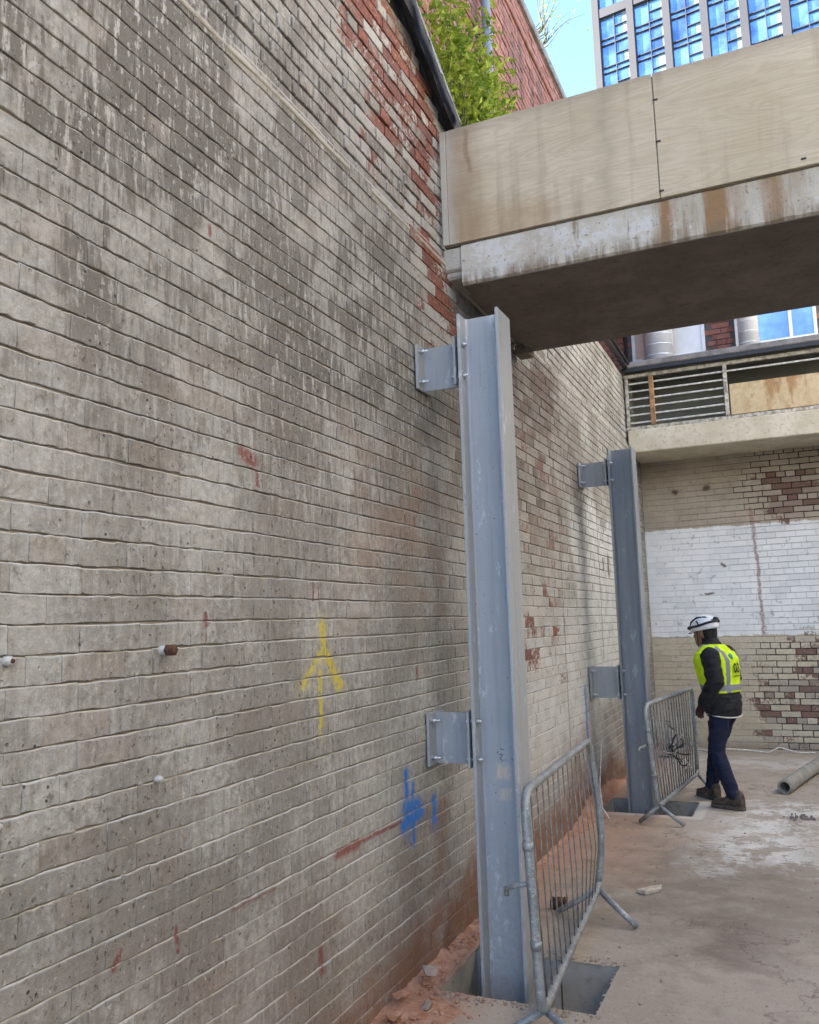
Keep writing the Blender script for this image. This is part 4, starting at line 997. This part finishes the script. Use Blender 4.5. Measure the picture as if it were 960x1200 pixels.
# splintered offcut
m = MB(); pts = [(.715, 5.37), (.775, 5.335), (.845, 5.43), (.835, 5.50), (.765, 5.45)]
m.add([(x, y, .004) for x, y in pts]+[(x+.004*i, y, .022+.004*(i % 2)) for i, (x, y) in enumerate(pts)], [(4, 3, 2, 1, 0), (5, 6, 7, 8, 9)]+[(i, (i+1) % 5, (i+1) % 5+5, i+5) for i in range(5)])
tag(m.build_at('wood_offcut', MAT['wood'], (.78, 5.42, .004)), 'pale splintered wood offcut on the bare floor beyond the nearest barrier', 'offcut')
# pipe coupling lying behind the barrier foot
t = thing('pipe_coupling', (.36, 4.93, 0), 'small dark pipe coupling on the floor behind the nearest barrier foot', 'coupling')
MB().tube([(.315, 4.93, .034), (.40, 4.95, .034)], .030, 12).build('sleeve', MAT['rusty'], t)
for s_ in (.1, .5, .9): MB().tube([(.315+.085*s_-.006, 4.93+.02*s_, .034), (.315+.085*s_+.006, 4.93+.02*s_, .034)], .034, 12).build('ring', MAT['rusty'], t)
# cords and strips
tag(MB().tube([(.03, 7.85, .52), (.045, 7.7, .36), (.07, 7.5, .2), (.12, 7.33, .06), (.2, 7.2, .008)], .005, 5).build_at('cord', MAT['cord'], (.03, 7.8, .1)), 'thin white cord hanging down the wall foot by the farther column', 'cord')
tag(MB().tube([(.42, 11.1, .03), (.62, 11.05, .012), (.86, 11.12, .03), (1.05, 11.2, .012), (1.3, 11.05, .012), (1.42, 11.1, .07), (1.52, 11.05, .05), (1.62, 11.12, .012), (1.8, 11.15, .012)], .009, 6).build_at('white_hose', MAT['cord'], (1, 11.1, 0)), 'white plastic strip lying loose along the foot of the back wall', 'hose')
m = MB(); rg = random.Random(4)
for (x, y, s) in [(1.62+rg.gauss(0, .06), 7.68+rg.gauss(0, .06), rg.uniform(.004, .011)) for _ in range(26)]:
    c = chunk(rg, (x, y, .01), (s*1.5, s*2, .012), None, None); m.add(c.v, c.f)
tag(m.build_at('plaster_crumbs', MAT['coping'], (1.6, 7.65, 0)), 'grey plaster crumbs on the white dusty floor right of the worker', 'rubble', kind='stuff')

# ------------------------------------------------------------------ plants
def bush(base, lab, nst, hgt, spread, nleaf, ls, seed, sr=.006):
    t = thing('bush', base, lab, 'bush'); rg = random.Random(seed); L = MB()
    for k in range(nst):
        p = Vector(base)+Vector((rg.uniform(-.04, .04), rg.uniform(-.12, .25), 0)); pts = [p]
        d = Vector((rg.gauss(.10, .16), rg.gauss(spread, .34), 1.)).normalized(); n = 9; h = hgt*rg.uniform(.45, 1.05)
        for i in range(n):
            d = (d+Vector((rg.gauss(.02, .10), rg.gauss(.0, .14), rg.gauss(-.03, .08)))).normalized(); p = p+d*h/n
            if p.x < RX+.06: p.x = RX+.06+rg.random()*.03
            if base[2] < 6 and p.x > -.06: p.x = -.06-rg.random()*.05
            pts.append(p)
        MB().tube(pts, [sr*(1-.85*i/n) for i in range(n+1)], 5).build('stem', MAT['stem'], t)
        for _ in range(nleaf):
            s_ = rg.random()**.75*n; i = min(int(s_), n-1); c = pts[i].lerp(pts[i+1], s_-i)+Vector((rg.gauss(0, .06), rg.gauss(0, .08), rg.gauss(0, .07)))
            if c.x < RX+.04: c.x = RX+.04
            if base[2] < 6 and c.x > .0: c.x = -rg.random()*.06
            if base[2] < 6 and c.y > 6.35+.35*rg.random(): continue
            a = Vector((rg.gauss(.4, .6), rg.gauss(0, .8), rg.gauss(-.1, .5))).normalized(); ln = ls*rg.uniform(.6, 1.3)
            sd_ = a.cross(Vector((rg.gauss(0, .4), rg.gauss(0, .4), 1))).normalized(); nn = a.cross(sd_)
            w = ln*.26; v0 = c; v2 = c+a*ln-nn*ln*.12
            m1 = c+a*ln*.5
            L.add([v0, m1+sd_*w+nn*ln*.06, v2, m1-sd_*w+nn*ln*.06, m1-nn*.0], [(0, 1, 4), (1, 2, 4), (2, 3, 4), (3, 0, 4)])
    o = L.build('foliage', MAT['leaf'], t); o['kind'] = 'stuff'
bush((-.28, 5.22, 4.70), 'leafy green bush growing out of the wall top beside the downpipe', 52, 1.75, .24, 80, .070, 2)
bush((RX-.02, 8.75, RTOP+.085), 'sparse wispy weed on the top of the red brick building', 16, 1.0, .35, 3, .05, 6, .008)
bush((-.15, 6.6, 4.72), 'small green sprig low at the bridge parapet right of the bush', 10, .85, .05, 60, .08, 9)

# ------------------------------------------------------------------ the worker
def remesh(mb, vox, it, name, wr=0.):
    o = bpy.data.objects.new('tmp', mb.mesh('tmp')); COL.objects.link(o)
    a = o.modifiers.new('r', 'REMESH'); a.mode = 'VOXEL'; a.voxel_size = vox; a.use_smooth_shade = True
    b = o.modifiers.new('s', 'SMOOTH'); b.iterations = it; b.factor = .5
    bpy.context.view_layer.update()
    dg = bpy.context.evaluated_depsgraph_get(); me = bpy.data.meshes.new_from_object(o.evaluated_get(dg)); me.name = name
    bpy.data.objects.remove(o); me.polygons.foreach_set('use_smooth', [True]*len(me.polygons))
    if wr:
        ns = [v_.normal.copy() for v_ in me.vertices]
        for v_, nn in zip(me.vertices, ns):
            p = v_.co; k = mnoise.noise((p.x*8, p.y*8, p.z*20+3))+.6*mnoise.noise((p.x*20+p.z*14, p.y*20, p.z*34)); v_.co = p+nn*(wr*k)
    return me
def part(me, name, mat, parent):
    me.materials.clear(); me.materials.append(mat); o = bpy.data.objects.new(name, me); COL.objects.link(o); o.parent = parent; return o
def limb(m, pts, rs, n=14):
    # subdivided rounded chain with closed, tapered ends
    P_ = [Vector(p) for p in pts]; out = []; rr = []
    for i in range(len(P_)-1):
        for k in range(4): s_ = k/4; out.append(P_[i].lerp(P_[i+1], s_)); rr.append(rs[i]+(rs[i+1]-rs[i])*s_)
    out.append(P_[-1]); rr.append(rs[-1])
    d0 = (out[0]-out[1]).normalized(); d1 = (out[-1]-out[-2]).normalized()
    out = [out[0]+d0*rr[0]*.75, out[0]+d0*rr[0]*.45]+out+[out[-1]+d1*rr[-1]*.45, out[-1]+d1*rr[-1]*.75]; rr = [rr[0]*.3, rr[0]*.8]+rr+[rr[-1]*.8, rr[-1]*.3]
    m.tube(out, rr, n)
def person():
    root = thing('person', (1.070, 8.00, 0), 'worker in white helmet, yellow hi-vis vest and navy trousers walking past the pit', 'person', rz=R(157))
    C = {}
    C['skin'] = mat_plain('skin', (.26, .13, .085), .6, 0., .08, 20.); C['hair'] = mat_plain('dark_hair', (.012, .010, .009), .6, 0., .3, 60., .6)
    C['jack'] = mat_plain('charcoal_jacket', (.012, .012, .014), .85, 0., .35, 14., .5); C['navy'] = mat_plain('navy_trousers', (.008, .011, .034), .85, 0., .35, 16., .5)
    C['boot'] = mat_plain('muddy_boot', (.075, .055, .042), .85, 0., .4, 25., .5); C['glove'] = mat_plain('maroon_glove', (.045, .014, .014), .8, 0., .3, 30.); C['sole'] = mat_plain('boot_sole', (.10, .078, .06), .9, 0., .3, 30.)
    C['hel'] = mat_plain('white_helmet', (.74, .75, .76), .35, 0., .06, 8.); C['strap'] = mat_plain('black_strap', (.015, .016, .02), .6, 0., .2, 30.); C['pip'] = mat_plain('pale_piping', (.62, .60, .52), .6, 0., .1, 20.)
    n = NT('hi_vis_vest'); P = n.obj(); x, y, z = n.sep(P); f = n.noise(P, 14., 4)
    c = n.mix(n.mr(f, .35, .65), (.52, .72, .012), (.66, .88, .03))
    ay = n.math('ABSOLUTE', n.math('SUBTRACT', y, -.005))
    bb = n.mx(n.mr(n.math('ABSOLUTE', n.math('SUBTRACT', z, 1.005)), .024, .027, 1., 0.), n.mul(n.mr(n.math('ABSOLUTE', n.math('SUBTRACT', ay, .112)), .020, .023, 1., 0.), n.mr(x, -.03, -.02, 1., 0.)), n.mul(n.mr(n.math('ABSOLUTE', n.math('SUBTRACT', ay, .10)), .022, .025, 1., 0.), n.mr(x, .02, .03)))
    c = n.mix(bb, c, (.24, .25, .265)); n.bump(f, .4, .01); C['vest'] = n.fin(c, .75, spec=.2)
    X = Vector((1, 0, 0)); Yv = Vector((0, 1, 0))
    # ankles / knees / hips  (x forward, y left)
    lk = dict(L=[(-.02, .085, .84), (.03, .105, .46), (-.105, .115, .085)], R=[(-.01, -.085, .84), (.155, -.125, .46), (.245, -.175, .085)])
    tors = [(.76, .10, .165, -.01), (.86, .115, .178, -.012), (.96, .112, .165, -.005), (1.06, .128, .172, .012), (1.16, .142, .187, .020), (1.25, .142, .196, .028), (1.31, .108, .180, .032), (1.355, .080, .120, .045), (1.385, .062, .070, .058)]
    def torso(m, grow, z0, z1, p=2.3, n=28):
        rings = []
        for (z_, rx, ry, cx) in tors:
            if z_ < z0-1e-6 or z_ > z1+1e-6: continue
            rings.append(ell((cx, 0, z_), X*(rx+grow), Yv*(ry+grow), n, p))
        m.loft(rings)
    arms = dict(L=[(-.025, .205, 1.295), (-.085, .25, 1.07), (.045, .235, .875), (.085, .22, .825)], R=[(.03, -.195, 1.295), (.0, -.24, 1.07), (.115, -.19, .89), (.155, -.16, .855)])
    # body: one continuous figure under the clothes
    m = MB(); torso(m, -.018, .76, 1.385)
    for s_ in 'LR':
        limb(m, lk[s_]+[], [.078, .052, .038]); a = lk[s_][2]; limb(m, [a, (a[0]+.01, a[1], .05), (a[0]+.06, a[1], .04)], [.034, .030, .022])
        limb(m, arms[s_][:3], [.050, .040, .030])
    hc = Vector((.115, 0, 1.475))
    limb(m, [(.045, 0, 1.34), (.078, 0, 1.42)], [.058, .054])
    m.loft([ell(hc+Vector((dx, 0, dz)), X*rx, Yv*ry, 22, 2.2) for dz, rx, ry, dx in ((-.118, .028, .024, .048), (-.110, .044, .040, .040), (-.085, .064, .052, .026), (-.045, .082, .064, .010), (0, .094, .072, 0), (.045, .095, .074, -.004), (.08, .080, .064, -.008), (.102, .045, .038, -.01), (.11, .015, .012, -.01))])
    m.loft([ell(hc+Vector((.088+d, 0, dz)), X*a, Yv*b, 10) for dz, a, b, d in ((.012, .006, .008, .0), (-.015, .013, .010, .006), (-.036, .018, .015, .009), (-.045, .008, .010, .004))])  # nose
    for sy in (-1, 1): m.loft([ell(hc+Vector((-.008, sy*.074, dz)), X*a, Yv*.010, 10) for dz, a in ((-.04, .006), (-.03, .012), (0, .018), (.022, .016), (.03, .006))])
    limb(m, [hc+Vector((.085, -.02, -.066)), hc+Vector((.085, .02, -.066))], [.007, .007], 8)
    part(remesh(m, .008, 3, 'body'), 'body', C['skin'], root)
    # eyes, hair
    for sy in (-1, 1):
        m = MB(); c = hc+Vector((.082, sy*.030, .0)); m.loft([ell(c+Vector((0, 0, dz)), X*a, Yv*a, 10) for dz, a in ((-.010, .003), (-.006, .009), (0, .011), (.006, .009), (.010, .003))]); m.build('eye', C['strap'], root, local=True)
    m = MB(); m.loft([ell(hc+Vector((dx, 0, dz)), X*rx, Yv*ry, 22, 2.2) for dz, rx, ry, dx in ((-.075, .030, .050, -.062), (-.055, .044, .066, -.058), (-.01, .060, .079, -.046), (.04, .075, .083, -.032), (.07, .07, .07, -.02))])
    part(remesh(m, .008, 2, 'hair'), 'hair', C['hair'], root)
    # helmet
    tl = Matrix.Rotation(R(9), 3, 'Y')
    H = lambda p: hc+Vector((-.008, 0, .022))+tl @ Vector(p)
    m = MB(); rings = []
    for dz, s_ in ((0, 1.0), (.02, 1.0), (.045, .975), (.075, .90), (.10, .775), (.122, .56), (.133, .33), (.137, .10)):
        rings.append([H((.128*s_*math.cos(2*math.pi*k/36), .105*s_*math.sin(2*math.pi*k/36), dz)) for k in range(36)])
    m.loft(rings); hel = m.build('helmet', C['hel'], root, local=True)
    m = MB()
    m.tube([H((.132*math.cos(a), .109*math.sin(a), .040+.030*math.cos(a*2)*0+(.022 if math.cos(a) < 0 else .0)*abs(math.cos(a)))) for a in [2*math.pi*k/36 for k in range(36)]], .0105, 6, closed=True)
    for sy in (-1, 1): m.tube([H((.118, sy*.03, .046)), H((.085, sy*.062, .085)), H((.02, sy*.070, .112)), H((-.05, sy*.058, .105)), H((-.108, sy*.03, .066))], .0105, 6)
    m.tube([H((.03, .105, .035)), H((.0, .104, .05)), H((.02, .085, .085))], .008, 6)
    m.build('head_strap', C['strap'], hel, local=True)
    a = MB(); c = H((.137, 0, .040)); a.loft([ell(c+X*d, Yv*w, Vector((0, 0, 1))*w*.75, 12) for d, w in ((-.01, .024), (.01, .026), (.022, .02))]); a.build('lamp', C['strap'], hel, local=True)
    a = MB(); c = H((-.117, 0, .075)); a.loft([ell(c-X*d, Yv*w, Vector((0, 0, 1))*w*.75, 12) for d, w in ((-.012, .030), (.01, .030), (.020, .022))]); a.build('battery_box', C['strap'], hel, local=True)
    m = MB()
    m.tube([H((.128, .0, .006)), H((.15, .03, -.004)), H((.15, -.03, -.004)), H((.128, 0, .006))], .004, 5)
    for sy in (-1, 1): m.tube([H((.03, sy*.10, .0)), hc+Vector((.03, sy*.074, -.05)), hc+Vector((.06, sy*.02, -.125))], .005, 5)
    m.build('chin_strap', C['strap'], hel, local=True)
    # trousers
    m = MB(); m.loft([ell((cx, 0, z_), X*rx, Yv*ry, 24, 2.4) for z_, rx, ry, cx in ((.74, .085, .14, -.01), (.80, .105, .158, -.015), (.88, .108, .160, -.012), (.93, .100, .150, -.01))])
    for s_ in 'LR': limb(m, [lk[s_][0], Vector(lk[s_][0]).lerp(Vector(lk[s_][1]), .5), lk[s_][1], Vector(lk[s_][1]).lerp(Vector(lk[s_][2]), .5), (lk[s_][2][0], lk[s_][2][1], .115)], [.094, .084, .069, .066, .058])
    part(remesh(m, .009, 4, 'trousers', .009), 'trousers', C['navy'], root)
    # boots
    for s_, yaw in (('L', -.05), ('R', -.45)):
        ax, ay_, az = lk[s_][2]; m = MB(); Q = lambda x_, y_, z_: Vector((ax+x_*math.cos(yaw)-y_*math.sin(yaw), ay_+x_*math.sin(yaw)+y_*math.cos(yaw), z_))
        rings = []
        for x_, w, top in ((-.085, .024, .09), (-.075, .036, .14), (-.04, .042, .165), (.0, .043, .165), (.04, .043, .13), (.09, .047, .092), (.14, .050, .078), (.18, .044, .066), (.205, .028, .05), (.212, .012, .038)):
            r_ = []
            for k in range(16):
                a = 2*math.pi*k/16; zz = .018+(top-.018)*(.5+.5*math.copysign(abs(math.sin(a))**.7, math.sin(a))); r_.append(Q(x_, w*math.copysign(abs(math.cos(a))**.7, math.cos(a)), zz))
            rings.append(r_)
        m.loft(rings); b = part(remesh(m, .008, 3, 'boot'), 'boot', C['boot'], root)
        m = MB(); ol = [(-.09, .0), (-.08, .032), (-.04, .042), (.03, .041), (.10, .050), (.16, .052), (.20, .036), (.216, .0)]; ol = ol+[(a_, -b_) for a_, b_ in ol[-2:0:-1]]
        m.loft([[Q(a_*1., b_*1.04, z_) for a_, b_ in ol] for z_ in (.001, .030)]); m.build('sole', C['sole'], b, local=True)
    # jacket
    m = MB(); torso(m, .020, .76, 1.31)
    m.loft([ell((cx, 0, z_), X*rx, Yv*ry, 24) for z_, rx, ry, cx in ((1.30, .10, .15, .03), (1.355, .086, .098, .048), (1.40, .078, .082, .070), (1.425, .074, .078, .078))])
    for s_ in 'LR': limb(m, arms[s_][:3], [.082, .074, .060])
    part(remesh(m, .009, 3, 'jacket', .009), 'jacket', C['jack'], root)
    MB().tube([p+Vector((0, 0, .022*math.cos(2*math.pi*k/28)+.010)) for k, p in enumerate(ell((-.01, 0, .765), X*.126, Yv*.190, 28, 2.3))], .0055, 6, closed=True).build('hem_piping', C['pip'], root, local=True)
    # gloves: palm, four fingers and a thumb, slightly curled
    for s_ in 'LR':
        w = Vector(arms[s_][2]); e = Vector(arms[s_][1]); d = (Vector(arms[s_][3])-w).normalized(); sd_ = 1 if s_ == 'L' else -1
        dn = (Vector((.35, 0, -1))-d*Vector((.35, 0, -1)).dot(d)).normalized(); sv = d.cross(dn).normalized()
        m = MB(); m.loft([ell(w+d*t_, sv*a, dn*b, 14, 2.6) for t_, a, b in ((-.02, .030, .028), (.0, .031, .026), (.03, .040, .020), (.07, .043, .017), (.085, .040, .012))])
        for k, ln in enumerate((.062, .072, .068, .052)):
            o_ = w+d*.075+sv*(-.030+.020*k); p1 = o_+d*ln*.45+dn*.006; p2 = p1+(d*.6+dn*.8)*ln*.33; p3 = p2+(d*.05+dn*1.)*ln*.28
            limb(m, [o_, p1, p2, p3], [.0105, .0100, .0092, .0082], 8)
        o_ = w+d*.02-sv*.032*sd_; limb(m, [o_, o_+(d*.5-sv*sd_*.6+dn*.4).normalized()*.035, o_+(d*.5-sv*sd_*.6+dn*.4).normalized()*.035+(d*.8+dn*.4).normalized()*.03], [.014, .012, .010], 8)
        part(remesh(m, .004, 2, 'glove'), 'glove', C['glove'], root)
    # vest
    m = MB(); torso(m, .030, .96, 1.31); m.loft([ell((cx, 0, z_), X*rx, Yv*ry, 28, 2.2) for z_, rx, ry, cx in ((1.28, .135, .196, .028), (1.335, .112, .160, .038), (1.372, .090, .108, .050))])
    vest = part(remesh(m, .009, 3, 'vest', .005), 'vest', C['vest'], root)
    def back_x(y_, z_):
        zs = [t_[0] for t_ in tors]; rx = np.interp(z_, zs, [t_[1] for t_ in tors])+.030; ry = np.interp(z_, zs, [t_[2] for t_ in tors])+.030; cx = np.interp(z_, zs, [t_[3] for t_ in tors])
        k = max(0., 1-abs(y_/ry)**2.3); return cx-rx*k**(1/2.3)-.008
    cu = bpy.data.curves.new('t', 'FONT'); cu.body = '03'; cu.size = .105; cu.align_x = 'CENTER'; cu.align_y = 'CENTER'; cu.offset = .0025
    to = bpy.data.objects.new('t', cu); COL.objects.link(to); bpy.context.view_layer.update()
    tm = bpy.data.meshes.new_from_object(to.evaluated_get(bpy.context.evaluated_depsgraph_get())); bpy.data.objects.remove(to)
    for q in tm.vertices:
        y_, z_ = .0-q.co.x*.95*1.0, 1.165+q.co.y*1.05; q.co = Vector((back_x(-q.co.x, z_), -q.co.x, z_))
    part(tm, 'number', C['strap'], vest)
    m = MB(); ys = [-.055+.011*k for k in range(11)]
    m.add([(back_x(y_, 1.098), y_, 1.098) for y_ in ys]+[(back_x(y_, 1.106), y_, 1.106) for y_ in ys], [(k, k+1, k+12, k+11) for k in range(10)]); m.build('print_line', C['strap'], vest, local=True)
    m = MB(); pts = [(.045+.020*math.cos(a)*(1+.3*math.sin(3*a)), 1.272+.024*math.sin(a)) for a in [2*math.pi*k/18 for k in range(18)]]
    m.add([(back_x(y_, z_)-.002, y_, z_) for y_, z_ in pts], [tuple(range(18))]); m.build('emblem', mat_plain('teal_print', (.02, .20, .28), .6), vest, local=True)
    tag(MB().tube([(.11, .215, .82), (.135, .215, .77), (.145, .22, .745)], .004, 5).build('cord_end', C['pip'], root, local=True))
person()

bpy.context.view_layer.update()
